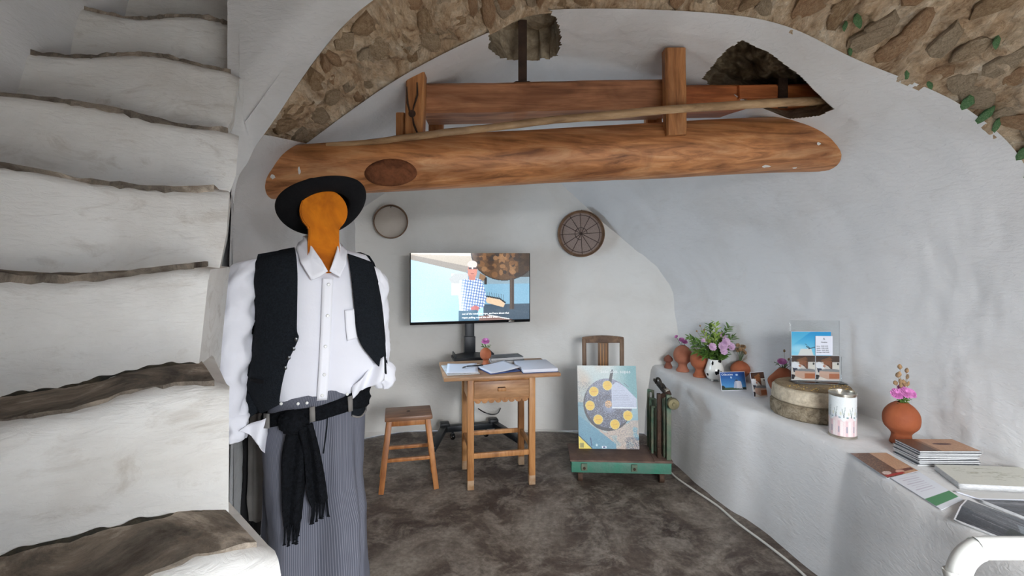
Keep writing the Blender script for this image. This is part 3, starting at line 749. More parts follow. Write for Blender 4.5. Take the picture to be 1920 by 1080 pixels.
h = box('handle', (0, -TY - .027, .645), (.055, .014, .022), 'table', dr, .003); box('handle_slot', (-.003, -TY - .0212, .658), (.05, .003, .006), 'iron', dr, .001)
# scalloped strip
pts = [(-.185, .012), (-.185, -.004)]
for k in range(8):
    x0 = -.18 + .045 * k
    for j in range(9): a = PI * j / 8; pts.append((x0 + .0225 - .0205 * math.cos(a), -.005 - .017 * math.sin(a)))
pts += [(.185, -.004), (.185, .012)]
poly_prism('scalloped_apron', pts, -.008, .008, 'table', tb, 0, (0, -TY - .004, .578), (PI / 2, 0, 0))
box('stretcher', (0, -TY, .215), (.37, .022, .034), 'table', tb, .003); box('stretcher', (0, TY, .25), (.37, .022, .03), 'table', tb, .003)
for sx in (-1, 1): box('stretcher', (sx * TX, 0, .25), (.022, .29, .03), 'table', tb, .003)

# --- stool
st = thing('wooden_stool', 'low wooden stool with splayed legs beside the oak table', 'stool', (-.695, 3.40, 0), R(13))
box('seat', (0, 0, .462), (.305, .235, .03), 'stoolseat', st, .008)
lathe('seat_hole', [(0, 0), (.012, 0), (.013, .001), (.0, .0015)], 'iron', st, 16, (0, 0, .4768))
cs = {}
for sx in (-1, 1):
    for sy in (-1, 1):
        a = Vector((sx * .175, sy * .135, 0)); b = Vector((sx * .122, sy * .085, .449)); cs[(sx, sy)] = (a, b); bar('leg', a, b, .034, .034, 'stool', st)
def at_h(k, z): a, b = cs[k]; return a.lerp(b, z / .449)
for sy, z in ((-1, .20), (1, .20)): bar('stretcher', at_h((-1, sy), z), at_h((1, sy), z), .022, .022, 'stool', st)
for sx in (-1, 1): bar('stretcher', at_h((sx, -1), .26), at_h((sx, 1), .26), .022, .022, 'stool', st)
for sy in (-1, 1): box('apron', (0, sy * .083, .428), (.235, .018, .038), 'stool', st, .003)

# --- chair behind the poster
ch = thing('dining_chair', 'dark wooden chair with arched top rail, standing behind the millstone poster', 'chair', (.738, 3.93, 0), 0)
def plank_curve(name, x0, x1, z, hgt, y, m, parent, bow):
    pts_ = [(x0, z - hgt / 2), (x1, z - hgt / 2)] + [(x1 + (x0 - x1) * k / 12, z + hgt / 2 + bow * math.sin(PI * k / 12)) for k in range(13)]
    return poly_prism(name, pts_, -.011, .011, m, parent, .002, (0, y, 0), (PI / 2, 0, 0))
for sx in (-1, 1):
    bar('back_post', (sx * .147, .14, 0), (sx * .153, .185, .85), .032, .026, 'chairw', ch); bar('leg', (sx * .15, -.15, 0), (sx * .15, -.15, .43), .032, .032, 'chairw', ch)
plank_curve('top_rail', -.168, .168, .84, .045, .186, 'chairw', ch, .014)
box('splat', (0, .172, .655), (.085, .012, .33), 'chairw', ch, .003)
for k in range(3): box('splat_rib', (-.022 + .022 * k, .164, .655), (.006, .006, .32), 'table', ch, .001)
box('back_rail', (0, .165, .50), (.29, .02, .04), 'chairw', ch, .003); box('seat', (0, -.01, .44), (.35, .35, .026), 'chairw', ch, .008)
for sy in (-.15, .15): box('seat_rail', (0, sy, .405), (.27, .02, .045), 'chairw', ch, .002)
for sx in (-1, 1): box('stretcher', (sx * .15, 0, .2), (.018, .27, .025), 'chairw', ch, .002)

# --- platform scale
ps = thing('platform_scale', 'old green platform scale with rusty plate and weighing arm', 'scale', (.735, 3.52, 0), R(-3))
W_, D_ = .66, .30
for sy in (-1, 1): 
    o = box('side_rail', (0, sy * (D_ / 2 - .012), .108), (W_, .022, .075), 'green', ps, .004)
    if sy < 0:
        for x in (-.245, .085): 
            bm = bmesh.new(); add_box(bm, (x, -D_ / 2 - .004, .11), (.04, .012, .045), .002); b_ = auto(bm_obj('bracket', bm, 'greenold', o)); lathe('bolt', [(.0, .0), (.009, 0), (.009, .006), (0, .007)], 'iron', o, 10, (x, -D_ / 2 - .009, .105), (PI / 2, 0, 0))
for sx in (-1, 1): box('end_rail', (sx * (W_ / 2 - .012), 0, .108), (.022, D_ - .05, .075), 'green', ps, .003)
box('plate', (-.06, 0, .150), (.56, D_ + .01, .012), 'rustplate', ps, .003); box('column_base', (.28, 0, .150), (.12, D_, .016), 'rustplate', ps, .003)
for sx in (-1, 1):
    for sy in (-1, 1): 
        lathe('wheel', [(.0, -.016), (.036, -.016), (.038, -.01), (.038, .01), (.036, .016), (0, .016)], 'iron', ps, 18, (sx * .27, sy * .11, .038), (0, PI / 2, 0)); box('axle_block', (sx * .27, sy * .11, .07), (.04, .04, .03), 'iron', ps, .003)
for j, y in enumerate((.12, .055, -.01)):                                  # guard hoop bars
    pts_ = [(.235, y, .155), (.235, y, .53 - .04 * j), (.243, y - .008, .555 - .04 * j), (.258, y - .02, .555 - .04 * j), (.262, y - .03, .53 - .04 * j), (.262, y - .03, .155)]
    tube('guard_bar', pts_, .0095, 'greenold', ps, 8, 3)
for y, w2, m in ((-.085, .026, 'iron'), (-.115, .03, 'greenold')): box('column', (.262 if y > -.1 else .318, y, .37), (w2, .03, .44), m, ps, .004)
box('column', (.318, -.06, .36), (.05, .05, .42), 'greenold', ps, .006); box('column', (.29, -.01, .35), (.02, .02, .40), 'iron', ps, .003)
bar('weigh_beam', (.30, .12, .61), (.335, -.15, .555), .018, .03, 'darkiron', ps); bar('weigh_beam', (.275, .12, .635), (.30, -.10, .60), .012, .02, 'darkiron', ps)
bar('beam_bracket', (.27, -.06, .56), (.335, -.10, .60), .02, .03, 'iron', ps)
tube('hanger_link', [(.28, .08, .62), (.275, .03, .665), (.285, -.01, .665), (.295, -.04, .62)], .008, 'darkiron', ps, 8, 4); tube('hanger_link', [(.30, .02, .60), (.30, -.03, .64), (.315, -.08, .61)], .007, 'darkiron', ps, 8, 4)
lathe('slide_weight', [(0, -.03), (.018, -.03), (.022, -.02), (.022, .02), (.016, .03), (0, .03)], 'tin', ps, 16, (.318, -.06, .60), (PI / 2, 0, 0))
lathe('counterweight', [(0, -.02), (.034, -.02), (.038, -.012), (.038, .012), (.034, .02), (.012, .021), (.010, .026), (0, .026)], 'brass', ps, 28, (.335, -.165, .545), (PI / 2, 0, 0))

# --- television on its trolley
TVR = R(13.5); tvc = Vector((-.325, 4.10, 0))
tv = thing('television', 'flat television showing a man in a checked shirt, mounted on the black trolley', 'television', (tvc.x, tvc.y, .975), TVR)
box('case', (0, .032, .285), (.985, .05, .572), 'blackgloss', tv, .006)
def tv_pic():
    p = Pic(264, 150, (214, 226, 232)); p.grad((206, 214, 216), (150, 205, 236))
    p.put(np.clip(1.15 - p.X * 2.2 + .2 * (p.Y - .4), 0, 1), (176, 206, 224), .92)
    p.put((p.Y < .10 + .42 * p.X) & (p.X < .56), (150, 142, 132)); p.put((p.Y < .03 + .36 * p.X) & (p.X < .56), (188, 178, 164)); p.put((p.Y < .02 + .06 * p.X) & (p.X < .6), (206, 200, 190))
    p.rect(.46, .26, 1, .8, (126, 148, 160)); p.put((p.X > .46) & (p.Y > .46) & (p.Y < .8), (112, 168, 200), .6); p.rect(.6, .76, 1, 1, (58, 76, 92))
    p.rect(.33, .30, .47, .62, (204, 208, 206)); p.poly([(.31, .38), (.36, .30), (.47, .30), (.47, .46), (.33, .44)], (186, 190, 190))
    q = ((p.X - .78) / .28) ** 2 + ((p.Y + .02) / .42) ** 2; p.put(q < 1.06, (34, 28, 24)); p.put(q < 1, (84, 60, 38))
    for k in range(70): 
        a, b = p.rng.rand(2); x, y = .54 + .45 * a, .34 * b
        if ((x - .78) / .28) ** 2 + ((y + .02) / .42) ** 2 < .9: p.ell(x, y, .012 + .02 * p.rng.rand(), .02 + .03 * p.rng.rand(), [(118, 82, 50), (58, 40, 28), (140, 104, 70), (40, 34, 32)][k % 4], .8)
    p.rect(.9, 0, 1, .36, (44, 36, 30), .7); p.rect(.825, .38, .862, .84, (62, 50, 44)); p.rect(.835, .38, .842, .84, (92, 78, 66))
    p.rect(.605, .36, .63, .47, (40, 36, 36)); p.poly([(.57, .30), (.62, .34), (.60, .42), (.56, .38)], (134, 104, 76))
    p.poly([(.61, .66), (.66, .66), (.75, .70), (.785, .76), (.77, .81), (.63, .74)], (206, 180, 150)); p.line(.62, .64, .74, .68, .006, (30, 28, 30)); p.line(.74, .68, .785, .74, .006, (30, 28, 30))
    for k in range(8): p.line(.63 + .02 * k, .58 + .006 * k, .632 + .02 * k, .65 + .008 * k, .002, (70, 84, 92))
    body = p.inpoly([(.40, .40), (.47, .38), (.52, .36), (.58, .40), (.61, .52), (.625, .68), (.60, .80), (.55, .84), (.40, .85), (.39, .62)])
    p.put(body, (222, 234, 246)); ck = ((p.X * 46 + p.Y * 4) % 1 < .42) & body; p.put(ck, (70, 104, 168), .75); p.put(((p.Y * 24 - p.X * 8) % 1 < .38) & body, (52, 80, 140), .6); p.put(body & (p.X < .455), (240, 246, 252), np.clip((.455 - p.X) * 14, 0, .85)[..., None])
    p.ell(.505, .27, .040, .115, (196, 130, 112)); p.ell(.505, .17, .042, .055, (206, 196, 190)); p.rect(.478, .33, .53, .40, (186, 116, 98)); p.rect(.475, .215, .545, .24, (70, 56, 56)); p.ell(.506, .225, .006, .012, (255, 245, 240)); p.rect(.492, .30, .52, .312, (140, 74, 66))
    p.poly([(.49, .80), (.53, .77), (.565, .80), (.55, .88), (.50, .87)], (186, 112, 112)); p.poly([(.39, .85), (.55, .84), (.56, 1), (.39, 1)], (66, 104, 128)); p.poly([(.56, .93), (.70, .93), (.86, 1), (.56, 1)], (124, 96, 90)); p.line(.64, .92, .82, .985, .004, (206, 210, 210))
    return p.grain(4)
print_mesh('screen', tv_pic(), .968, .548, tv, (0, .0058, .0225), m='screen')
for s_, x, z in (('out of the wind the rope, and here about that', -.08, .072), ('ropes pulling round the cable ends', -.08, .042)): text('subtitle', s_, .021, 'subtitle', tv, (x, .0045, z))
box('logo_plate', (.33, .005, .010), (.05, .004, .006), 'tin', tv, .001)
ts = thing('television_trolley', 'black wheeled television trolley behind the oak table', 'stand', (tvc.x, tvc.y, 0), TVR)
box('column', (0, .125, .72), (.075, .055, 1.22), 'black', ts, .006); box('mount_plate', (0, .085, 1.25), (.30, .022, .22), 'black', ts, .004); box('column_sleeve', (0, .125, .77), (.09, .07, .17), 'black', ts, .004)
poly_prism('shelf', [(-.155, -.14), (.155, -.14), (.165, -.10), (.165, .02), (.06, .10), (-.06, .10), (-.165, .02), (-.165, -.10)], .70, .725, 'black', ts, .004)
for x in (-.15, .15): box('shelf_lip', (x, -.06, .738), (.012, .17, .03), 'black', ts, .003)
box('cross_bar', (0, .125, .10), (.46, .06, .05), 'black', ts, .006)
for sx in (-1, 1):
    bar('foot_bar', (sx * .20, .15, .11), (sx * .345, -.30, .095), .055, .045, 'black', ts, .008); box('corner_cap', (sx * .205, .14, .125), (.08, .08, .05), 'black', ts, .012)
    for x, y in ((sx * .14, .13), (sx * .34, -.28)):
        cs_ = lathe('caster', [(0, -.011), (.026, -.011), (.029, -.006), (.029, .006), (.026, .011), (0, .011)], 'blackgloss', ts, 18, (x, y, .031), (0, PI / 2, R(20)))
        bm = bmesh.new(); add_box(bm, (0, 0, .045), (.03, .034, .03), .006); add_box(bm, (0, 0, .062), (.016, .016, .02), .002); f_ = auto(bm_obj('caster_fork', bm, 'black', ts, True, (x, y, .0)))
        lathe('hub_cap', [(0, -.012), (.012, -.012), (.012, .012), (0, .012)], 'tin', cs_, 12)
tag(tube('power_cord', [(-.28, 4.19, .26), (-.22, 4.16, .235), (-.16, 4.18, .215), (-.12, 4.3, .19), (-.10, 4.40, .20)], .005, 'blackgloss', None, 6, 6), 'thin black power cord running from the trolley column to the wall', 'cord')
cb = [(-.02, 4.37, .006), (.12, 4.36, .006), (.25, 4.38, .006), (.42, 4.36, .006), (.6, 4.3, .006), (.9, 4.1, .006), (1.07, 3.8, .006), (1.10, 3.62, .006), (1.115, 3.45, .006), (1.175, 3.24, .006), (1.24, 3.05, .006), (1.27, 2.86, .006), (1.33, 2.62, .006), (1.37, 2.40, .006), (1.385, 2.1, .006), (1.37, 1.7, .006)]
tag(tube('extension_cable', [(x, y, .012 + .006 * fbm((x, y, 0), 2.2, 4)) for x, y, z in cb], .0065, 'cable', None, 8, 6), 'white cable lying on the floor along the foot of the ledge', 'cable')

# --- sieves on the back wall
def sieve(x, z, r, dep, label, web):
    t_ = thing('drum_sieve', label, 'sieve', (x, back_y(x) - (.012 if web else .03), z), 0 if web else R(14), None)
    prof = [(r, 0), (r * 1.01, -dep * .5), (r, -dep), (r - .007, -dep), (r - .009, -dep * .5), (r - .008, -.002)]
    v_, f_ = [], []; seg = 56
    for rr, yy in prof:
        for k in range(seg): a = 2 * PI * k / seg; v_.append((rr * math.cos(a), yy, rr * math.sin(a)))
    n = len(prof)
    for i in range(n):
        for k in range(seg): k2 = (k + 1) % seg; i2 = (i + 1) % n; f_.append((i * seg + k, i * seg + k2, i2 * seg + k2, i2 * seg + k))
    auto(mesh('hoop', v_, f_, 'sieve', t_), 40)
    yy = -dep * (.55 if web else .12); v_, f_ = lathe_vf([(0, 0), (r * .5, 0), (r - .009, 0)], seg, False); d_ = mesh('membrane', [(a, yy, b) for a, b, c in v_], f_, 'sievecloth' if web else 'skin', t_)
    if web:
        for k in range(6):
            a = PI * k / 6 + .05; tube('cord', [(-(r - .01) * math.cos(a), yy - .004, -(r - .01) * math.sin(a)), ((r - .01) * math.cos(a), yy - .004, (r - .01) * math.sin(a))], .0022, 'sievewire', t_, 5)
        for rr, a1 in ((r * .80, 2 * PI), (r * .26, 1.5 * PI)):
            tube('cord_ring', [(rr * math.cos(a1 * k / 40), yy - .005, rr * math.sin(a1 * k / 40)) for k in range(41)], .0022, 'sievewire', t_, 5)
        lathe('hub_knot', [(0, -.006), (.010, -.004), (.012, 0), (0, .006)], 'sievewire', t_, 12, (0, yy - .005, 0), (PI / 2, 0, 0))
        for a_ in (r * .93, r * .86): pass
        v2, f2 = [], []
        for rr in (r - .009, r - .022):
            for k in range(seg): a = 2 * PI * k / seg; v2.append((rr * math.cos(a), yy - .006, rr * math.sin(a)))
        for k in range(seg): k2 = (k + 1) % seg; f2.append((k, k2, seg + k2, seg + k))
        mesh('inner_rim', v2, f2, 'sieve', t_)
    tube('nail', [(0, .016, r * .99 if web else r * .86), (0, -dep - .012, r * 1.0 if web else r * .86)], .003, 'iron', t_, 6)
    if not web: tube('hanging_loop', [(0, -dep * .5, r * .99), (.003, -dep * .8, r * .92), (0, -dep * .9, r * .84)], .0025, 'iron', t_, 5, 3)
sieve(-1.035, 1.812, .142, .085, 'small round drum sieve with pale skin hanging on the back wall', False)
sieve(.595, 1.715, .200, .075, 'large round sieve with radiating cords like spokes hanging on the back wall', True)

# --- poster board
pb = thing('poster_board', 'rigid poster with a dark millstone and yellow discs leaning on the chair', 'poster', (.685, 3.575, .1575), R(-2), rot=(R(-12.5), 0, R(-2)))
PW, PH = .425, .575
box('board', (0, .006, PH / 2), (PW, .010, PH), 'paper', pb, .001)
def poster():
    p = Pic(170, 230, (150, 186, 190)); X, Y = p.X, p.Y; rg = p.rng
    nzv = lambda s: np.array([[noise.noise(Vector((x * s, y * s * 1.35, s))) for x in p.X[0]] for y in p.Y[:, 0]])
    n1 = nzv(4.0); n2 = nzv(9.0)
    p.grad((206, 214, 210), (96, 152, 172)); p.put((X - Y * .4 > .55) & (Y < .4), (104, 158, 164), np.clip((X - .55) * 3, 0, 1)[..., None]); sand = np.clip((n1 * .8 + .8 - abs(X + .35 - Y * 1.1) * 1.4), 0, 1); p.put(sand, (206, 186, 168), .8)
    lower = (X > .35) & (Y > .66); p.put(lower & (n2 > -.25), (196, 170, 152), .75); p.speck(lower, (90, 96, 116), .16, .8); p.speck(lower, (232, 214, 200), .14, .8)
    p.put((X < .62) & (Y > .60 + .55 * X), (84, 142, 168), .9); p.put((X < .2) & (Y > .45) & (Y < .8), (96, 148, 170), .7); p.speck((X < .22) & (Y > .2) & (Y < .5), (70, 80, 100), .2, .8); p.speck((X > .78) & (Y > .86), (40, 62, 92), .4, .9)
    disc = ((X - .50) / .405) ** 2 + ((Y - .475) / .315) ** 2 < 1; p.put(disc, (76, 78, 98)); p.put(disc & (Y < .36), (156, 160, 184), np.clip((.42 - Y) * 4, 0, .9)[..., None]); p.speck(disc, (130, 138, 166), .25, .8); p.speck(disc, (44, 40, 54), .25, .8); p.speck(disc, (200, 206, 220), .05)
    rim = disc & ~(((X - .52) / .40) ** 2 + ((Y - .45) / .305) ** 2 < 1); p.put(rim, (38, 32, 42))
    p.ell(.53, .50, .13, .10, (162, 176, 206), .7, 1); wedge = p.inpoly([(.57, .52), (.57, .25), (.66, .20), (.80, .26), (.985, .40), (.985, .52)]); p.put(wedge, (188, 196, 216))
    for k in range(10): p.rect(.59, .30 + .021 * k, .80 + .015 * k, .306 + .021 * k, (158, 166, 190), .8)
    p.rect(.57, .505, .985, .52, (222, 230, 238)); p.line(.785, .215, .86, .265, .007, (96, 124, 132)); p.poly([(.525, .20), (.575, .215), (.605, .10), (.60, .06), (.565, .075)], (34, 30, 34)); p.poly([(.565, .10), (.61, .09), (.61, .05), (.58, .05)], (80, 96, 104))
    p.ell(.515, .47, .058, .045, (226, 196, 170)); m_ = ((X - .515) / .058) ** 2 + ((Y - .47) / .045) ** 2 < 1; p.speck(m_, (40, 30, 30), .35); p.speck(m_, (224, 160, 50), .3)
    for cx, cy in ((.505, .245), (.275, .32), (.205, .49), (.335, .655), (.61, .71), (.83, .605)):
        p.ell(cx, cy, .080, .060, (226, 214, 150)); p.ell(cx, cy, .072, .054, (232, 190, 46)); p.rect(cx - .04, cy - .006, cx + .04, cy + .004, (216, 150, 40), .7)
    p.poly([(0, .845), (0, 1), (.22, 1)], (236, 214, 78)); p.line(0, .84, .22, .99, .008, (40, 66, 84)); p.rect(.025, .93, .09, .985, (150, 140, 60)); p.line(.20, .87, .215, .96, .008, (40, 74, 110)); p.ell(.30, .955, .018, .014, (190, 220, 226)); p.rect(.385, .965, .46, .992, (226, 236, 242)); p.rect(.40, .968, .44, .985, (40, 60, 130))
    return p.grain(9)
print_mesh('print', poster(), PW, PH, pb, (0, .0003, 0))
text('poster_title', 'Sete Sóis, sopas', .034, 'inkwhite', pb, (-.045, -.0005, PH - .052))
# ================================================================ DRESSED MANNEQUIN
KX, KZ = .00177, .001895
mq = thing('mannequin', 'flat wooden mannequin dressed in white shirt, black vest, pinstripe trousers and black hat', 'mannequin', (-.692, 1.80, 0), R(25))
def lx(px): return (px - 595) * KX
def lz(py): return 1.5 - (py - 485) * KZ
TOR = [(458, 572, 632, .045), (468, 550, 652, .056), (478, 500, 690, .072), (495, 486, 702, .088), (530, 482, 712, .100), (575, 487, 719, .108), (640, 482, 726, .113), (710, 471, 729, .112), (750, 490, 708, .106), (800, 505, 690, .10)]
TORS = TOR[:6] + [(640, 488, 722, .110), (690, 496, 716, .106), (720, 508, 704, .098), (738, 514, 690, .088), (760, 516, 684, .080)]
TY_ = [r[0] for r in TOR]
def tor(py): return (interp(py, TY_, [r[1] for r in TOR]), interp(py, TY_, [r[2] for r in TOR]), interp(py, TY_, [r[3] for r in TOR]))
def front_y(px, py, off=0.0):
    xl, xr, hd = tor(py); c = (xl + xr) / 2; hw = (xr - xl) / 2; t = min(1, abs((px - c) / hw)); return -hd * (1 - t ** 2.4) ** (1 / 2.4) - off
def LPS(px, py, off=0.0):                       # on the front of the shirt
    xl, xr, hd = tors(py); c = (xl + xr) / 2; hw = (xr - xl) / 2; t = min(1, abs((px - c) / hw)); return Vector((lx(px), -hd * (1 - t ** 2.4) ** (1 / 2.4) - off, lz(py)))
def tors(py): ys = [r[0] for r in TORS]; return [interp(py, ys, [r[k] for r in TORS]) for k in (1, 2, 3)]
def LP(px, py, off=0.0): return Vector((lx(px), front_y(px, py, off), lz(py)))
def ring_loft(name, rows, nseg, fn, m, parent, capb=True, uv=False):
    vs_, fs = [], []; nr = len(rows)
    for i, rw in enumerate(rows):
        for k in range(nseg): vs_.append(fn(rw, 2 * PI * k / nseg, i / (nr - 1)))
    for i in range(nr - 1):
        for k in range(nseg): k2 = (k + 1) % nseg; fs.append((i * nseg + k, i * nseg + k2, (i + 1) * nseg + k2, (i + 1) * nseg + k))
    if capb: fs.append(tuple(range(nseg)))
    o = mesh(name, vs_, fs, m, parent)
    if uv:
        lay = o.data.uv_layers.new(name='UVMap'); 
        for p in o.data.polygons:
            ks = [vi % nseg for vi in p.vertices]; wrap = max(ks) - min(ks) > nseg / 2
            for li, vi in zip(p.loop_indices, p.vertices):
                k = vi % nseg
                if wrap and k < nseg / 2: k += nseg
                lay.data[li].uv = (k / nseg, (vi // nseg) / nr)
    return o
def se(c, n): return math.copysign(abs(c) ** (2 / n), c)
# head board (keyhole outline)
hp = []
for k in range(37):
    a = R(230) - R(280) * k / 36; hp.append((604 + 44 * math.cos(a), 399 - 40 * math.sin(a)))
hp += [(632, 440), (632, 455), (634, 480), (632, 530), (578, 530), (574, 480), (575, 455), (576, 440)]
hb = poly_prism('head_board', [(lx(x), lz(y)) for x, y in hp], -.016, .016, 'headw', mq, .004, (0, -.068, 0), (PI / 2, 0, 0)); hb['label'] = 'varnished orange wooden head board'
hb.rotation_euler = (PI / 2, 0, R(4))
# shirt body
rows = [458 + (755 - 458) * i / 60 for i in range(61)]
def tors(py): ys = [r[0] for r in TORS]; return [interp(py, ys, [r[k] for r in TORS]) for k in (1, 2, 3)]
def shirt_fn(py, a, t):
    xl, xr, hd = tors(py); c = (xl + xr) / 2; hw = (xr - xl) / 2 * KX; x = lx(c) + hw * se(math.cos(a), 2.4); y = hd * se(math.sin(a), 2.4); p = Vector((x, y, lz(py)))
    w_ = .006 * fbm((x * 1.2, y * 1.2, p.z * .5), 9, 3) * min(1, t * 5) + .004 * math.sin(x * 60 + p.z * 14) * max(0, t - .55) * 2
    if math.sin(a) < 0: w_ -= .05 * math.exp(-((595 + x / KX - 606) / 30) ** 2) * max(0, min(1, 1.4 - (py - 458) / 46))
    p.z += -(595 + x / KX - 600) * -.00026 * max(0, (py - 690) / 60)
    return p + Vector((math.cos(a), math.sin(a), 0)) * w_
shirt = ring_loft('shirt', rows, 72, shirt_fn, 'shirt', mq, False); shirt['label'] = 'white long-sleeved cotton shirt'
# placket, buttons, pocket
def strip(name, cl, cr_, off, m, parent, nu=4, nv=30, th=.002, wob=0, on=None):
    """cloth panel between two pixel curves (lists of (x,y) top to bottom) lying on the front of the torso"""
    A_ = smooth_prof(cl, 8); B_ = smooth_prof(cr_, 8)
    def fn(u, v):
        i = v * (len(A_) - 1); k = min(int(i), len(A_) - 2); t = i - k; j = v * (len(B_) - 1); k2 = min(int(j), len(B_) - 2); t2 = j - k2
        a = Vector(A_[k]).lerp(Vector(A_[k + 1]), t); b = Vector(B_[k2]).lerp(Vector(B_[k2 + 1]), t2); q = a.lerp(b, u); p = (on or LP)(q.x, q.y, off)
        if wob: p.y -= wob * fbm(p, 12, 3)
        return p
    v_, f_ = grid_vf(nu, nv, fn); return solid(mesh(name, v_, f_, m, parent), th, 0)
strip('placket', [(600, 520), (598, 570), (595, 640), (590, 738)], [(620, 520), (617, 570), (614, 640), (609, 738)], .010, 'shirt2', shirt, on=LPS)
for x, y in ((611, 531), (609, 586), (605, 640), (603, 690), (600, 728)): lathe('button', [(0, -.002), (.005, -.002), (.0055, 0), (.004, .002), (0, .0015)], 'pearl', shirt, 12, LPS(x, y, .014), (PI / 2, 0, 0))
strip('pocket', [(640, 578), (642, 605), (645, 634)], [(664, 576), (664, 605), (665, 630)], .007, 'shirt2', shirt, 6, 10, on=LPS)
# collar
def flap(pts, offs, name='collar'):
    v_ = [LP(x, y, o) for (x, y), o in zip(pts, offs)]; c = sum(v_, Vector()) / len(v_); c.y -= .006; n = len(v_); v_.append(c)
    o = mesh(name, v_, [(i, (i + 1) % n, n) for i in range(n)], 'shirt2', shirt); solid(o, .004, 0); s_ = o.modifiers.new('s', 'SUBSURF'); s_.subdivision_type = 'SIMPLE'; s_.levels = 2; s_.render_levels = 2; return o
flap([(572, 448), (560, 456), (555, 466), (562, 492), (580, 522), (594, 517), (609, 507), (598, 488), (582, 464)], [.045, .02, .02, .026, .030, .032, .032, .036, .042])
flap([(631, 453), (640, 458), (648, 470), (643, 495), (631, 518), (622, 513), (612, 507), (620, 488), (628, 468)], [.045, .02, .02, .026, .030, .032, .032, .036, .042])
v_, f_ = grid_vf(30, 5, lambda u, v: (lambda a: Vector((lx(602) + .060 * math.cos(a), .050 * math.sin(a) - .004, lz(468) + (.045 + .012 * math.sin(a)) * v)))(R(-35) + R(250) * u))
solid(mesh('collar_band', v_, f_, 'shirt2', shirt), .004)
# sleeves
def sleeve(path, name, lab=None):
    q = smooth_prof(path, 8); rws = q
    def fn(rw, a, t):
        px, py, y, r_ = rw; rr = r_ * KX; wr = .006 * math.sin(py * .11 + 3 * a) + .010 * fbm((px * .01 + math.cos(a), math.sin(a), py * .016), 2.2, 3)
        return Vector((lx(px) + (rr + wr) * math.cos(a), y + (rr * .9 + wr) * math.sin(a), lz(py)))
    o = ring_loft(name, rws, 32, fn, 'shirt', shirt, True)
    return o
sleeve([(500, 484, .012, 10), (478, 494, .012, 24), (460, 520, .008, 31), (449, 560, 0, 37), (446, 600, -.004, 38), (443, 650, -.008, 35), (441, 700, -.012, 32), (444, 745, -.016, 26), (446, 766, -.018, 22)], 'sleeve')
sleeve([(446, 756, -.018, 23), (447, 762, -.018, 25), (449, 780, -.018, 24), (449, 794, -.018, 23), (449, 801, -.018, 19)], 'cuff')
sleeve([(690, 496, .012, 10), (704, 512, .012, 22), (711, 545, .010, 24), (714, 600, .006, 23), (716, 660, .002, 22), (719, 698, 0, 20)], 'sleeve')
sleeve([(718, 688, -.004, 20), (721, 696, -.008, 24), (723, 714, -.012, 21), (728, 728, -.014, 18), (727, 738, -.014, 13)], 'cuff')
# shirt tail hanging out beside the vest
v_, f_ = grid_vf(10, 10, lambda u, v: (lambda x, y: Vector((lx(x), -.075 + .02 * math.sin(u * 5 + v * 3) + .03 * u, lz(y))))(458 + (505 - 458) * u + v * (30 * (1 - u)), 778 - 16 * u + (v * (20 + 55 * u))))
solid(mesh('shirt_tail', v_, f_, 'shirt', shirt), .002)
v_, f_ = grid_vf(14, 10, lambda u, v: (lambda x, y: Vector((lx(x), -.085 - .018 * math.sin(u * 7 + v * 2), lz(y))))(655 + 62 * u, 735 - 28 * u - 38 * (1 - v) * (.4 + .6 * u) + 6 * v))
solid(mesh('shirt_fold', v_, f_, 'shirt', shirt), .002)
# vest
vest = strip('vest', [(489, 477), (481, 510), (479, 535), (485, 575), (479, 643), (466, 717), (463, 745), (465, 771)], [(553, 465), (556, 500), (556, 545), (555, 606), (558, 622), (548, 645), (538, 668), (529, 705), (525, 736)], .018, 'vest', mq, 26, 60, .004, .006); vest['label'] = 'black wool sleeveless vest hanging open'
strip('vest_panel', [(648, 476), (653, 520), (658, 570), (662, 614), (671, 642), (688, 665), (706, 686), (722, 703), (731, 713)], [(700, 493), (709, 520), (716, 548), (722, 580), (726, 620), (730, 665), (733, 695), (734, 706), (734, 714)], .018, 'vest', vest, 20, 60, .004, .006)
def vb(u, v):
    py = 474 + (735 - 474) * v; xl, xr, hd = tor(py); a = PI * u; c = (xl + xr) / 2; hw = (xr - xl) / 2 * KX + .008
    return Vector((lx(c) + hw * se(math.cos(a), 2.4), (hd + .012) * se(math.sin(a), 2.4), lz(py)))
v_, f_ = grid_vf(40, 40, vb); solid(mesh('vest_back', v_, f_, 'vest', vest), .003)
for x, y in ((553, 624), (549, 640), (541, 655), (535, 672)): lathe('button', [(0, -.003), (.006, -.002), (.006, .001), (0, .002)], 'blackgloss', vest, 12, LP(x, y, .026), (PI / 2, 0, 0))
strip('vest_pocket', [(474, 690), (473, 696)], [(500, 692), (499, 698)], .024, 'hat', vest, 6, 3)
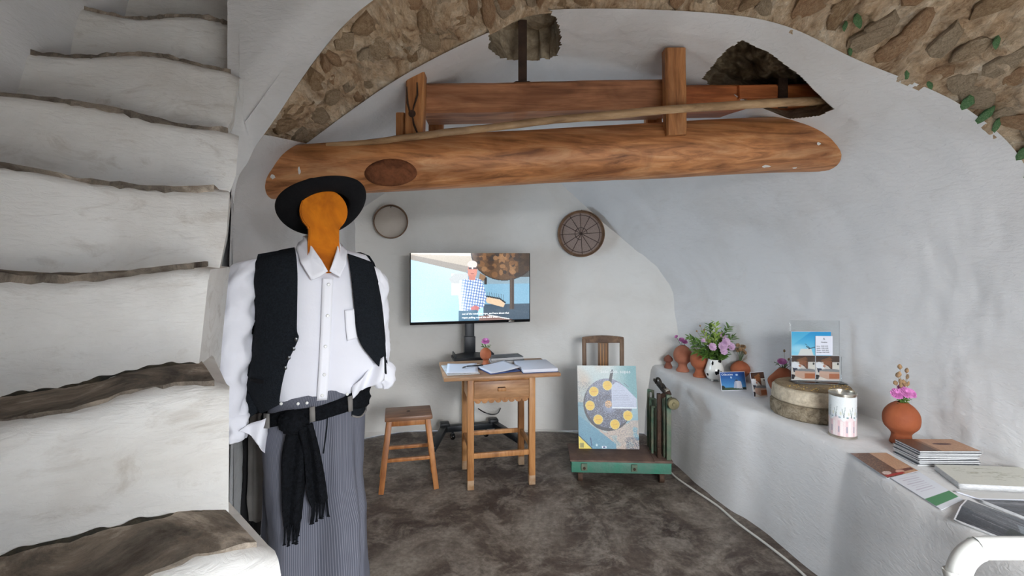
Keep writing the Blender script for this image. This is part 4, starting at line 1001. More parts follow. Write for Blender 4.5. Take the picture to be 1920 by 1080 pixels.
# trousers
TR = [(724, 512, 690, .092), (740, 506, 690, .096), (770, 501, 689, .10), (820, 496, 688, .106), (900, 491, 685, .115), (960, 489, 696, .125), (1080, 486, 703, .135), (1180, 482, 706, .14), (1274, 480, 706, .14)]
def trr(py): ys = [r[0] for r in TR]; return [interp(py, ys, [r[k] for r in TR]) for k in (1, 2, 3)]
def slant(px, py): return -(px - 600) * .16 * max(0, 1 - (py - 724) / 160)
def tr_pt(px_a, py, a, off=0.0):
    xl, xr, hd = trr(py); c = (xl + xr) / 2; hw = (xr - xl) / 2 * KX; X = lx(c) + (hw + off) * se(math.cos(a), 2.3); Y = (hd + off) * se(math.sin(a), 2.3)
    px = 595 + X / KX; lowk = min(1, max(0, (py - 760) / 200))
    fold = 0
    if math.sin(a) < .3:
        fold = 1.7 * lowk * (.014 * math.sin((px - 500) / 17.0 + .6 * math.sin(py / 90)) + .010 * math.sin((px - 500) / 41 + py / 260)) - .016 * lowk * math.exp(-((px - (642 + (py - 960) * .03)) / 9) ** 2) - .012 * math.exp(-((px - (612)) / 5) ** 2) * max(0, 1 - abs(py - 820) / 90) - .02 * lowk * math.exp(-((px - 668 - (py - 960) * .02) / 8) ** 2)
    fold += .004 * fbm((X * 4, Y * 4, py * .006), 3, 3) * lowk
    return Vector((X + fold * math.cos(a), Y + fold * math.sin(a), lz(py + slant(px, py))))
def tr_fn(py, a, t): return tr_pt(0, py, a)
rows = [724 + (1274 - 724) * i / 90 for i in range(91)]
tro = ring_loft('trousers', rows, 168, tr_fn, 'trousers', mq, False, True); tro['label'] = 'grey pinstripe wool trousers'
def on_tr(px, py, off=.006):
    best = min((R(180) + R(180) * k / 240 for k in range(241)), key=lambda a: abs(595 + tr_pt(0, py, a).x / KX - px)); return tr_pt(0, py, best, off)
for px, py in ((533, 728), (560, 733), (575, 735), (643, 739)): lathe('button', [(0, -.003), (.0045, -.002), (.005, .001), (0, .003)], 'pearl', tro, 12, on_tr(px, py, .010), (PI / 2, 0, 0))
def loop_(px, py, h_):
    v2 = [on_tr(px - 4, py, .022), on_tr(px + 4, py, .022), on_tr(px + 4, py + h_, .024), on_tr(px - 4, py + h_, .024)]
    o = mesh('belt_loop', v2, [(0, 1, 2, 3)], 'greycloth', tro); solid(o, .003); return o
for px in (516, 584, 644): loop_(px, 742, 26)
# slash pocket
tube('pocket_edge', [on_tr(655 + 34 * k / 8, 780 + 8 * math.sin(PI * k / 8), .004) for k in range(9)], .0035, 'greycloth', tro, 6); 
v_, f_ = grid_vf(8, 4, lambda u, v: on_tr(654 + 36 * u, 768 + v * (12 + 7 * math.sin(PI * u)), .002)); po_ = mesh('pocket_opening', v_, f_, 'vest', tro)
tube('fly_seam', [on_tr(612 - 2 * k, 752 + 16 * k, .002) for k in range(6)], .0025, 'vest', tro, 5)
# sash
def sash_fn(rw, a, t):
    py, off = rw; p = tr_pt(0, py, a, off); s_ = .003 * math.sin(14 * a + py * .7); h_ = max(0, math.cos(a)) ** 2 * (.012 * (1 - 2 * t)); return p + Vector((s_ * math.cos(a), s_ * math.sin(a), h_ + .004 * math.sin(5 * a)))
sash = ring_loft('sash', [(744, .004), (745, .010), (749, .015), (754, .013), (760, .016), (765, .014), (769, .010), (770, .003)], 96, sash_fn, 'sash', mq, False); sash['label'] = 'black fringed scarf tied round the waist'
kn = on_tr(556, 762, .03); bm = bmesh.new(); bmesh.ops.create_icosphere(bm, subdivisions=4, radius=1)
for v in bm.verts:
    q = v.co.copy(); k = 1 + .22 * fbm(q, 2.6, 3); v.co = Vector((kn.x + q.x * .044 * k, kn.y + q.y * .028 * k, kn.z + q.z * .040 * k))
bm_obj('knot', bm, 'sash', sash)
def tail(L_, R_, y_off, nf, fl):
    L_ = [(x, 772 + (y - 772) * .84) for x, y in L_]; R_ = [(x, 772 + (y - 772) * .84) for x, y in R_]
    A_ = smooth_prof(L_, 6); B_ = smooth_prof(R_, 6)
    def fn(u, v):
        i = v * (len(A_) - 1); k = min(int(i), len(A_) - 2); t = i - k; a = Vector(A_[k]).lerp(Vector(A_[k + 1]), t); b = Vector(B_[k]).lerp(Vector(B_[k + 1]), t); q = a.lerp(b, u); s_ = on_tr(min(max(q.x, 505), 680), max(q.y, 770), 0)
        return Vector((lx(q.x), s_.y - y_off - .010 * math.sin(u * 9 + v * 2) - .006 * math.sin(PI * u), lz(q.y)))
    v_, f_ = grid_vf(18, 40, fn); solid(mesh('tail', v_, f_, 'sash', sash), .006, 0)
    rn = random.Random(nf)
    for k in range(nf):
        u = (k + .5) / nf; p = fn(u, 1); ln = fl * (.75 + .4 * rn.random()); x1 = rn.uniform(-.008, .008)
        pts = [p, p + Vector((x1 * .5, -.004, -ln * .5)), p + Vector((x1, -.002, -ln * .92)), p + Vector((x1, -.002, -ln))]
        tube('fringe', pts, [.0035, .003, .0035, .0065], 'sash', sash, 6, 3)
tail([(541, 775), (531, 830), (530, 890), (530, 930), (533, 968)], [(572, 775), (572, 830), (569, 890), (565, 930), (562, 966)], .030, 9, .062)
tail([(556, 775), (566, 830), (570, 880), (572, 915), (580, 944)], [(580, 768), (590, 815), (598, 860), (604, 900), (608, 932)], .038, 7, .062)
# hat
hat = lathe('hat', [(0, .098), (.03, .100), (.065, .096), (.085, .082), (.093, .05), (.097, .012), (.102, .004), (.125, .000), (.150, .005), (.164, .014), (.167, .012), (.166, .008), (.150, -.002), (.125, -.007), (.100, -.006), (.092, .0), (.089, .05), (.078, .078), (.05, .09), (0, .092)], 'hat', mq, 64, (lx(600), -.022, lz(391)), cap=False, sharp=80)
for v in hat.data.vertices:
    x, y, z = v.co; r_ = math.hypot(x, y)
    if r_ > .1: v.co.z += (r_ - .1) * (.25 * (x / r_) ** 2 - .12 * (y / r_) ** 2)
    elif z > .07: v.co.z -= .022 * math.exp(-(x / .022) ** 2) * (1 if abs(y) < .06 else .4)
    v.co.x *= 1.0; v.co.y *= 1.06
hat.scale = (.93, .93, .95); hat.location.x += .012
hat.rotation_euler = Euler((R(-33), R(-12), 0), 'XYZ'); hat['label'] = 'black felt hat with flat brim tipped back'
lathe('hat_band', [(.0985, .006), (.0995, .030), (.0965, .031), (.096, .006)], 'sash', hat, 48, cap=False)

# coat hanging behind the mannequin on a red hook
ck_ = thing('hanging_coat', 'black coat and grey garment hanging on the side wall behind the mannequin', 'coat', (-1.045, 2.14, .38))
def coat_fn(w_, d_, s):
    def fn(rw, a, t):
        z, k = rw; r_ = 1 + .18 * math.sin(5 * a + s) + .12 * fbm((math.cos(a), math.sin(a), z * 3 + s), 1.6, 3); return Vector((d_ * k * math.cos(a) * r_, w_ * k * math.sin(a) * r_, z))
    return fn
zr = [(.0 + .95 * i / 24, interp(i / 24, [0, .1, .7, .95, 1], [.85, 1, .9, .6, .2])) for i in range(25)]
ring_loft('coat_body', zr, 40, coat_fn(.14, .035, 0), 'coat', ck_)
o = ring_loft('grey_sleeve', [(.10 + .42 * i / 14, interp(i / 14, [0, .2, 1], [.8, 1, .75])) for i in range(15)], 28, coat_fn(.05, .04, 2), 'greycloth', ck_); o.location = (.05, -.14, .0); o['label'] = 'pale grey sleeve'
hk = tube('coat_hook', [(-1.085, 2.02, 1.36), (-1.055, 2.015, 1.36), (-1.05, 2.015, 1.41), (-1.054, 2.02, 1.43), (-1.054, 2.045, 1.43), (-1.05, 2.05, 1.41), (-1.055, 2.05, 1.36)], .004, 'red', None, 8, 3)
tag(hk, 'small red loop hook on the wall beside the stairs', 'hook')
# ================================================================ THINGS ON THE LEDGE AND THE TABLE
LZ = .602
def LPt(px, py, dz=0.0): d = (CAMZ - LZ) * F / (py - HZ); q = P(px, py, d); return Vector((q.x, q.y, LZ + dz))
def pot(name, px, py, prof, m, label, cat='pot', dx=0, dy=0):
    t_ = thing(name, label, cat, LPt(px, py) + Vector((dx, dy, 0)))
    q = smooth_prof(prof, 5); n = len(q); inner = [(max(r_ - .006, .004), z) for r_, z in reversed(q[n // 2:])]
    lathe('body', q + inner, m, t_, 40, cap=True); return t_
def blossom(r_, nl=4, seed=0, up=.5):
    """layered petals"""
    rn = random.Random(seed); v_, f_ = [], []
    for L_ in range(nl):
        n = 14 - 2 * L_; tilt = .15 + .95 * L_ / nl; rr = r_ * (1 - .16 * L_)
        for k in range(n):
            a = 2 * PI * (k + .5 * (L_ % 2)) / n + rn.uniform(-.1, .1); w_ = rr * .23; c, s = math.cos(a), math.sin(a); o = len(v_); h = rr * math.sin(tilt) * up * 1.6; ro = rr * math.cos(tilt * .8)
            for q, sd, z in ((.12, -.4, .0), (.12, .4, 0), (.65, 1, .6), (1.0, .55, 1.0), (1.0, -.55, 1.0), (.65, -1, .6)): v_.append((c * ro * q - s * w_ * sd, s * ro * q + c * w_ * sd, h * z + .002 * L_))
            f_.append(tuple(o + i for i in range(6)))
    return v_, f_
def leaf_vf(L_, w_, curl=.2):
    v_, f_ = [], []
    for i in range(5):
        t = i / 4; ww = w_ * math.sin(PI * min(.98, t * .92 + .06)); z = -curl * L_ * t * t
        v_ += [(-ww / 2, t * L_, z), (0, t * L_, z - ww * .18), (ww / 2, t * L_, z)]
    for i in range(4): a = i * 3; f_ += [(a, a + 1, a + 4, a + 3), (a + 1, a + 2, a + 5, a + 4)]
    return v_, f_
def frame_to(p, d, roll=0.0):
    d = Vector(d).normalized(); m_ = d.to_track_quat('Z', 'Y').to_matrix().to_4x4() @ Matrix.Rotation(roll, 4, 'Z'); m_.translation = Vector(p); return m_
def flower(parent, base, tip, r_, m, seed=0, face=(.0, -.6, .8), nl=4):
    b = Vector(base); t = Vector(tip); mid = b.lerp(t, .5) + Vector((random.Random(seed).uniform(-.006, .006), 0, 0)); s_ = tube('stem', [b, mid, t], .0016, 'stem', parent, 5, 3)
    mb = MB(); mb.add(blossom(r_, nl, seed), frame_to(t, face)); return mb.build('flower', m, parent, False)
def seed_head(parent, base, tip, r_, L_, m='dryhead', stem='drystem'):
    b = Vector(base); t = Vector(tip); tube('stem', [b, b.lerp(t, .5) + Vector((.004, 0, .004)), t], .0010, stem, parent, 4, 3); d = (t - b).normalized()
    v_, f_ = lathe_vf(smooth_prof([(0.0004, -L_ / 2), (r_, -L_ * .15), (r_ * .8, L_ * .25), (.0004, L_ / 2)], 4), 8); MB().add((v_, f_), frame_to(t, d)).build('seed_head', m, parent)
def leafy(parent, pts, nleaf, L_, w_, m, seed, name='leafy_stem'):
    rn = random.Random(seed); q = [Vector(p) for p in smooth_prof([tuple(p) for p in pts], 6)]; mb = MB(); mb.add(tube_vf(q, .0018, 5))
    for k in range(nleaf):
        t = .22 + .78 * k / nleaf; i = min(int(t * (len(q) - 1)), len(q) - 2); p = q[i]; d = (q[i + 1] - q[i]).normalized(); an = k * 2.4 + rn.uniform(-.4, .4); sd = Vector((math.cos(an), math.sin(an) * .7, .0)); sd = (sd - d * sd.dot(d)).normalized(); dr_ = (d * .75 + sd * .8).normalized(); s_ = (1 - .35 * t) * rn.uniform(.8, 1.15)
        x = dr_.cross(Vector((0, -.4, 1))).normalized(); z = x.cross(dr_); mt = Matrix((x, dr_, z)).transposed().to_4x4(); mt.translation = p; mb.add(leaf_vf(L_ * s_, w_ * s_), mt)
    return mb.build(name, m, parent)

fin = pot('terracotta_finial', 1253, 690, [(.030, 0), (.033, .012), (.026, .028), (.019, .042), (.022, .05), (.034, .06), (.036, .075), (.026, .092), (.010, .104), (.002, .110)], 'terradark', 'tiny dark terracotta finial at the far end of the ledge', 'ornament')
goblet = [(.048, 0), (.050, .012), (.040, .026), (.033, .048), (.040, .066), (.062, .088), (.072, .125), (.066, .160), (.046, .188), (.022, .205), (.016, .208)]
pa = pot('terracotta_pot', 1280, 696, goblet, 'terra2', 'pale terracotta footed pot holding small pink flowers, beside the finial', 'pot')
fl = thing('pink_flowers', 'two small pink blooms in the pale terracotta pot', 'flowers', pa.location + Vector((0, 0, .19)))
flower(fl, (0, 0, 0), (-.01, -.01, .06), .026, 'pink', 1); flower(fl, (0, 0, 0), (.012, -.012, .045), .024, 'pink', 2); flower(fl, (0, 0, 0), (-.05, 0, .085), .016, 'pink', 3, (-.6, -.3, .6), 3)
pb2 = pot('terracotta_pot', 1312, 706, [(r_ * .98, z * .99) for r_, z in goblet], 'terra', 'empty orange terracotta footed pot between the pale pot and the spotted vase', 'pot')
cow = thing('spotted_vase', 'white ceramic vase with black cow spots and little feet, full of greenery', 'vase', LPt(1340, 713))
cp = smooth_prof([(.030, .012), (.052, .018), (.064, .045), (.066, .075), (.058, .110), (.048, .140), (.046, .158)], 6)
cb_ = lathe('body', cp + [(r_ - .005, z) for r_, z in reversed(cp[6:])], 'ceramic', cow, 48)
for a in (.8, 2.3, 3.9, 5.5): lathe('foot', smooth_prof([(.004, 0), (.010, .002), (.012, .012), (.009, .024)], 4), 'ceramic', cow, 12, (.035 * math.cos(a), .035 * math.sin(a), 0))
def spot(a0, z0, wa, hz, seed):
    rn = random.Random(seed); zz = [q[1] for q in cp]; rr_ = [q[0] for q in cp]; v_ = []
    def on(a, z): r_ = interp(z, zz, rr_) + .0012; return (r_ * math.cos(a), r_ * math.sin(a), z)
    v_.append(on(a0, z0)); n = 14; ks = [.65 + .5 * rn.random() for _ in range(n)]
    for s_ in (.5, 1): v_ += [on(a0 + wa * s_ * ks[i] * math.cos(2 * PI * i / n), z0 + hz * s_ * ks[i] * math.sin(2 * PI * i / n)) for i in range(n)]
    f_ = [(0, 1 + i, 1 + (i + 1) % n) for i in range(n)] + [(1 + i, 1 + n + i, 1 + n + (i + 1) % n, 1 + (i + 1) % n) for i in range(n)]
    mesh('spot', v_, f_, 'glazeblack', cow)
for k, (a, z, wa, hz) in enumerate(((R(-100), .068, .20, .014), (R(-88), .078, .12, .020), (R(-70), .070, .14, .014), (R(-128), .135, .16, .016), (R(-58), .148, .4, .014), (R(-30), .06, .2, .014), (R(-160), .05, .16, .012), (R(40), .09, .4, .02), (R(130), .08, .4, .025))): spot(a, z, wa, hz, k)
bq = thing('bouquet', 'bushy bouquet of green sprigs with lilac flowers in the spotted vase', 'bouquet', cow.location + Vector((0, 0, .13)))
for k, (x, y, z, n, m) in enumerate(((-.20, -.02, .20, 26, 'leaf'), (-.15, .03, .14, 22, 'leaf'), (-.17, -.05, .10, 20, 'leaf'), (-.03, .03, .28, 24, 'leaf'), (.0, -.02, .30, 18, 'leaflight'), (.05, .02, .22, 18, 'leaflight'), (.15, .0, .27, 28, 'leaf'), (.19, -.02, .20, 22, 'leaf'), (.12, -.05, .12, 20, 'leaf'), (.13, .03, .06, 18, 'leaf'), (-.10, -.06, .09, 20, 'leaf'), (.05, -.07, .08, 20, 'leaf'), (-.08, .02, .22, 14, 'leaflight'), (-.02, -.05, .14, 18, 'leaf'), (.08, .04, .17, 18, 'leaf'))):
    x = x * .70 if x > 0 else x
    leafy(bq, [(0, 0, -.04), (x * .25, y * .4, z * .35 + .02), (x * .65, y * .8, z * .75), (x, y, z)], n + 8, .070, .023, m, k)
for k, (x, y, z, r_) in enumerate(((.025, -.085, .135, .034), (.055, -.075, .165, .032), (.03, -.09, .10, .028), (-.045, -.075, .13, .030), (.095, -.06, .13, .030), (.065, .01, .20, .024), (-.10, -.04, .17, .016))): flower(bq, (0, 0, -.02), (x, y, z), r_, 'lilac', 20 + k, (0, -.9, .4))
for x, z in ((-.10, .27), (-.125, .23), (-.07, .24)): seed_head(bq, (0, 0, 0), (x, .02, z), .006, .016)
egg = [(.036, 0), (.040, .01), (.033, .03), (.036, .04), (.058, .062), (.068, .088), (.062, .115), (.042, .138), (.016, .152), (.010, .154)]
pc = pot('terracotta_pot', 1388, 716, egg, 'terra', 'round orange terracotta pot with dried flowers, half hidden by the windmill postcard', 'pot')
df = thing('dried_flowers', 'sprig of dried beige papery flowers in the round pot', 'flowers', pc.location + Vector((0, 0, .14)))
for k in range(9): a = k * 2.4; flower(df, (0, 0, 0), (.006 + .026 * math.cos(a), .02 * math.sin(a), .075 + .013 * (k % 5)), .016, 'dryhead', 50 + k, (math.cos(a) * .4, -.8, .4), 3)
for x, z in ((.085, .075), (.09, .10), (.075, .05)): seed_head(df, (0, 0, 0), (x, -.01, z), .006, .018, 'greycloth')

# postcards
def windmill_card():
    p = Pic(90, 62); p.grad((18, 66, 140), (90, 160, 206)); p.rect(0, .86, 1, 1, (60, 78, 56)); p.poly([(.49, .88), (.55, .52), (.60, .48), (.78, .50), (.82, .58), (.84, .93)], (206, 206, 214)); p.poly([(.49, .88), (.55, .52), (.62, .5), (.62, .9)], (170, 178, 196)); p.poly([(.54, .50), (.62, .40), (.72, .49)], (60, 74, 90))
    for x0, y0, x1, y1 in ((.62, .42, .42, .25), (.62, .42, .73, .12), (.62, .42, .84, .40), (.62, .42, .50, .62)): p.line(x0, y0, x1, y1, .006, (54, 84, 120))
    p.ell(.43, .30, .035, .06, (170, 198, 224)); p.ell(.67, .16, .05, .05, (176, 204, 230)); p.ell(.04, .84, .1, .1, (34, 44, 40)); p.ell(.9, .93, .06, .06, (40, 46, 48)); return p.grain(3)
def miller_card():
    p = Pic(66, 90, (214, 206, 198)); p.rect(0, 0, 1, .26, (66, 44, 32)); p.poly([(.2, .18), (.6, .05), (.7, .16), (.3, .26)], (126, 80, 46)); p.poly([(.3, .2), (.66, .2), (.7, .5), (.5, .42), (.34, .34)], (140, 84, 48)); p.rect(.62, .24, .70, .55, (112, 68, 42)); p.rect(.70, .27, 1, .52, (222, 216, 206)); p.ell(.93, .33, .04, .05, (30, 30, 30))
    p.poly([(.02, .3), (.14, .24), (.34, .36), (.36, .52), (.10, .54), (.02, .44)], (236, 236, 240)); p.ell(.36, .42, .06, .05, (196, 140, 116)); p.line(.5, .38, .66, .54, .02, (60, 40, 32)); p.poly([(.05, .5), (.26, .52), (.24, .66), (.1, .68)], (40, 44, 66)); p.ell(.6, .62, .46, .09, (136, 136, 138)); p.poly([(.16, .62), (1, .66), (1, .96), (.5, .96), (.14, .82)], (206, 168, 148)); p.rect(.56, .72, 1, .92, (178, 104, 66)); p.poly([(0, .76), (.14, .78), (.2, .94), (0, .96)], (40, 32, 34)); p.poly([(.14, .86), (.5, .95), (1, .97), (1, 1), (.1, 1)], (226, 216, 206)); return p.grain(5)
wc = thing('windmill_postcard', 'blue postcard of a white windmill propped against the round pot', 'postcard', LPt(1377, 732), 0, None, (R(-14), 0, R(6)))
box('card', (0, .0012, .062), (.182, .002, .124), 'paper', wc, 0); print_mesh('picture', windmill_card(), .176, .118, wc, (0, -.0002, .003)); text('caption', 'Odeceixe', .021, 'inkwhite', wc, (-.080, -.0006, .100))
mc = thing('miller_postcard', 'brown postcard of a miller at work leaning against the old millstone', 'postcard', LPt(1427, 745), 0, None, (R(-14), R(3), R(24)))
box('card', (0, .0012, .080), (.125, .002, .160), 'paper', mc, 0); print_mesh('picture', miller_card(), .121, .156, mc, (0, -.0002, .002))
hp_ = pot('terracotta_pot', 1455, 741, [(.05, 0), (.06, .008), (.085, .05), (.095, .085), (.088, .105), (.062, .135), (.035, .165), (.020, .175), (.016, .176)], 'terra', 'wide pointed terracotta pot with pink and white blooms behind the miller postcard', 'pot', dx=.06, dy=.02)
hf = thing('mixed_flowers', 'pink and white blooms with leaves in the wide pointed pot', 'flowers', hp_.location + Vector((0, 0, .165)))
flower(hf, (0, 0, 0), (-.02, -.02, .055), .030, 'pink', 60, (-.2, -.5, .8)); flower(hf, (0, 0, 0), (.045, -.02, .035), .034, 'whitepetal', 61, (.4, -.7, .5)); leafy(hf, [(0, 0, -.02), (.0, -.01, .02), (.01, -.015, .04)], 12, .03, .012, 'leaf', 62); leafy(hf, [(0, 0, 0), (-.03, 0, .03), (-.06, 0, .05)], 8, .025, .008, 'leaf', 63)
for x, z in ((0, .125), (.075, .085), (.03, .07), (.085, .05)): seed_head(hf, (0, 0, 0), (x, -.01, z), .007, .022)

# old millstone pair with display stand
ms = thing('millstone', 'old two-layer millstone with pale plastered rim lying on the ledge', 'millstone', (1.735, 2.93, LZ))
def rough_disc(name, r0, r1, z0, z1, m, parent, amp, seg=72):
    prof = [(r0 * .0 + .001, z0), (r0 - .012, z0), (r0, z0 + .012), ((r0 + r1) / 2, (z0 + z1) / 2), (r1, z1 - .012), (r1 - .014, z1), (.001, z1)]; v_, f_ = lathe_vf(prof, seg, False)
    v_ = [Vector(p) * 1 for p in v_]; v_ = [Vector((p.x * (1 + amp * fbm(p, 14, 3)), p.y * (1 + amp * fbm(p, 14, 3)), p.z)) for p in v_]; return auto(mesh(name, v_, f_, m, parent), 50)
l1 = rough_disc('bed_stone', .215, .218, 0, .082, 'mstone2', ms, .022); l1['label'] = 'rough grey lower stone'
l2 = rough_disc('runner_stone', .212, .206, .084, .168, 'mstone', ms, .010); l2['label'] = 'pale plastered upper stone'
v_, f_ = lathe_vf([(.001, 0), (.1, 0), (.19, 0), (.194, -.002)], 60, False); mesh('worn_face', [(x, y, z + .1715 + .0012 * nz((x, y, 0), 30)) for x, y, z in v_], f_, 'mtop', ms)
mb = MB(); rn = random.Random(5)
for k in range(46):
    a = rn.uniform(3.4, 6.1); r_ = rn.uniform(.10, .18); mb.add(lathe_vf([(0, -.003), (.004, 0), (0, .003)], 5, False), Matrix.Translation((r_ * math.cos(a), r_ * math.sin(a), .1755)))
gr = mb.build('corn_grains', 'grain', None); gr.location = ms.location; tag(gr, 'loose corn grains scattered on the millstone', 'grain', kind='stuff')
ds = thing('acrylic_stand', 'clear acrylic display stand on the millstone', 'display stand', (1.785, 2.985, LZ + .176), R(-3))
for nm, c_, s_ in (('back_sheet', (0, .006, .18), (.285, .003, .355)), ('front_sheet', (0, -.014, .075), (.285, .003, .145)), ('base_sheet', (0, -.03, .0025), (.285, .10, .004))): box(nm, c_, s_, 'acrylic', ds, .0006)
def card_on(name, label, x, z, pic, w_, h_, y, extra=None):
    t_ = thing(name, label, 'postcard', ds.matrix_basis @ Vector((x, y, z)), R(-3)); box('card', (0, .001, h_ / 2), (w_, .0014, h_), 'paper', t_, 0); print_mesh('picture', pic, w_ - .002, h_ - .002, t_, (0, -.0001, .001)); return t_
def sky_card():
    p = Pic(100, 60); p.grad((20, 140, 200), (140, 206, 226)); p.put((p.X * 1.2 + p.Y < .6), (120, 200, 220), .4); p.ell(.2, .7, .3, .2, (180, 220, 232), .6, 1); p.poly([(.16, 1), (.24, .72), (.5, .70), (.56, 1)], (206, 208, 204)); p.line(.38, .62, .46, .70, .012, (40, 56, 70)); p.line(.44, .72, .60, .64, .010, (40, 56, 70)); p.line(.34, .5, .5, .72, .005, (60, 90, 110)); return p
card_on('sky_postcard', 'turquoise sky and white windmill postcard in the acrylic stand', -.020, .150, sky_card(), .228, .142, .0025)
card_on('miller_postcard', 'miller postcard in the acrylic stand, on the side towards the terracotta pots', -.069, .006, miller_card(), .136, .146, -.004); card_on('miller_postcard', 'miller postcard in the acrylic stand, on the side towards the tin', .069, .006, miller_card(), .136, .146, -.006)
ic = thing('notice_card', 'small white printed notice on the turquoise postcard', 'card', ds.matrix_basis @ Vector((.050, -.0035, .155)), R(-3)); box('card', (0, .001, .056), (.098, .0014, .112), 'paper', ic, 0)
text('notice_text', 'Horário', .011, 'inkdark', ic, (0, -.0005, .072), align='CENTER'); text('notice_logo', '%', .016, 'inkdark', ic, (0, -.0005, .09), align='CENTER')
for k, s_ in enumerate(('terça   10:00 12:00', 'quarta  10:00 12:00', 'sábado  10:00 18:00', 'domingo 10:00 18:00')): text('notice_text', s_, .0085, 'inkdark', ic, (-.043, -.0005, .05 - .012 * k))

# tin
tn = thing('printed_tin', 'tall tin can with pale pastel village print beside the millstone', 'tin', LPt(1580, 817))
SC_ = .9
lathe('can', [(r_ * SC_, z) for r_, z in [(.066, .0), (.070, .002), (.070, .008), (.067, .010), (.067, .212), (.070, .214), (.070, .222), (.067, .223), (.0665, .216), (.0, .215)]], 'tin', tn, 48)
def tin_pic():
    p = Pic(200, 90, (226, 230, 230)); p.put(p.Y > .55 + .06 * np.sin(p.X * 40), (226, 200, 200), .7)
    for k in range(11):
        x = .04 + .09 * k; p.line(x, .5, x - .02, .3, .003, (130, 146, 140)); p.line(x, .5, x + .015, .26, .003, (120, 136, 130)); p.rect(x - .006, .46, x + .004, .52, (60, 76, 80)); p.rect(x + .02, .6, x + .05, 1, (214, 178, 182), .7); p.rect(x + .03, .74, x + .042, .90, (116, 140, 156)); p.rect(x - .04, .62, x - .01, .98, (232, 222, 220)); p.ell(x - .035, .42, .014, .06, (206, 204, 176), .8, 1); p.rect(x - .06, .50, x - .036, .53, (120, 148, 150))
    p.ell(.3, .5, .4, .1, (200, 206, 220), .5, 1); return p.grain(3)
print_mesh('label_wrap', tin_pic(), 1, 1, tn, (0, 0, 0), fn=lambda u, v: (.0609 * math.cos(2 * PI * u), .0609 * math.sin(2 * PI * u), .014 + .194 * v))

# large vase with flowers
bv = pot('terracotta_vase', 1690, 831, [(r_ * .82, z) for r_, z in [(.056, 0), (.060, .006), (.054, .022), (.050, .045), (.060, .060), (.086, .085), (.094, .118), (.088, .150), (.066, .178), (.038, .197), (.027, .201)]], 'terra3', 'large round terracotta vase with pink blooms and dry grasses beside the brochure stack', 'vase')
vf = thing('vase_flowers', 'bright pink blooms and dry seed heads in the large terracotta vase', 'flowers', bv.location + Vector((0, 0, .19)))
for k, (x, y, z, r_) in enumerate(((-.035, -.02, .055, .030), (.0, -.03, .062, .032), (.03, -.02, .058, .028), (.012, .01, .066, .028))): flower(vf, (0, 0, -.01), (x, y, z), r_, 'pink', 70 + k, (x * 8, -.7, .7))
for k in range(3): leafy(vf, [(0, 0, -.02), (-.012 + .012 * k, -.012, .01), (-.026 + .026 * k, -.018, .035)], 12, .026, .012, 'leaf', 80 + k)
for x, z, r_ in ((-.018, .185, .010), (.022, .165, .009), (.026, .135, .007), (-.03, .145, .010), (-.02, .15, .009), (-.015, .115, .008), (.002, .11, .009), (.012, .10, .010), (-.042, .108, .010), (-.012, .095, .008), (.03, .10, .006)): seed_head(vf, (0, 0, 0), (x, -.01 + x * .2, z), r_, .028)

# brochures, books and papers
def cover_brown():
    p = Pic(60, 80, (186, 142, 110)); p.rect(0, 0, .3, 1, (96, 66, 48)); p.ell(.62, .42, .16, .08, (88, 42, 34)); p.rect(.3, 0, .36, 1, (140, 100, 74)); return p.grain(8)
def flat_pic(w_, h_): return lambda u, v: ((u - .5) * w_, (v - .5) * h_, 0)
def curved(n): return n
for k in range(8):
    jx = random.uniform(-.006, .006); jy = random.uniform(-.005, .005); z = LZ + .0082 * k
    top = k == 7; t_ = thing('brochure', 'brown-covered brochure on top of the stack beside the terracotta vase' if top else 'white-edged brochure within the stack beside the terracotta vase', 'brochure', (1.893 + jx, 2.265 + jy, z), R(1 + random.uniform(-2, 2)), 'stacked brochures')
    box('pages', (0, 0, .0038), (.262, .145, .0062), 'pages', t_, .001, seg=1); box('cover', (0, 0, .0074), (.264, .147, .0012), 'darkcov', t_, 0, seg=1)
    if top: print_mesh('cover_print', cover_brown(), 1, 1, t_, (0, 0, .0083), fn=flat_pic(.262, .145))
def sheet_thing(name, label, cat, corners, pic, th=.002, m='paper', z=0.0, lift=None):
    """flat printed sheet given by pixel corners (far left, far right, near right, near left)"""
    q = [LPt(x, y) for x, y in corners]; c = sum(q, Vector()) / 4; t_ = thing(name, label, cat, (c.x, c.y, LZ + z))
    def fn(u, v, dz=0):
        p = q[3].lerp(q[2], u).lerp(q[0].lerp(q[1], u), v) - c; return (p.x, p.y, th + dz + (lift(u, v) if lift else 0))
    v_, f_ = grid_vf(12, 12, lambda u, v: fn(u, v, -.0004)); o = mesh('sheet', v_, f_, m, t_); solid(o, max(th - .0008, .0008), 1 if False else -1); print_mesh('print', pic, 1, 1, t_, (0, 0, 0), fn=fn); return t_
def brown_flyer():
    p = Pic(60, 80, (196, 152, 120)); p.rect(0, 0, .52, 1, (104, 72, 54)); p.speck(p.X < .5, (150, 112, 86), .2); p.rect(0, .80, .95, .9, (110, 60, 46)); p.ell(.18, .84, .12, .06, (214, 190, 180)); p.ell(.55, .86, .12, .05, (214, 170, 150)); p.rect(.05, .9, .6, .96, (176, 40, 36)); return p.grain(8)
sheet_thing('flyer', 'brown printed flyer lying at the ledge edge in front of the brochure stack', 'flyer', [(1594, 851), (1662, 850), (1722, 884), (1664, 898)], brown_flyer(), .002, z=.001)
def green_flyer():
    p = Pic(60, 90, (224, 226, 232)); p.rect(0, .70, 1, .90, (62, 132, 82)); 
    for k in range(8): p.rect(.15 + .05 * (k % 3), .10 + .06 * k, .75, .115 + .06 * k, (196, 190, 202))
    return p
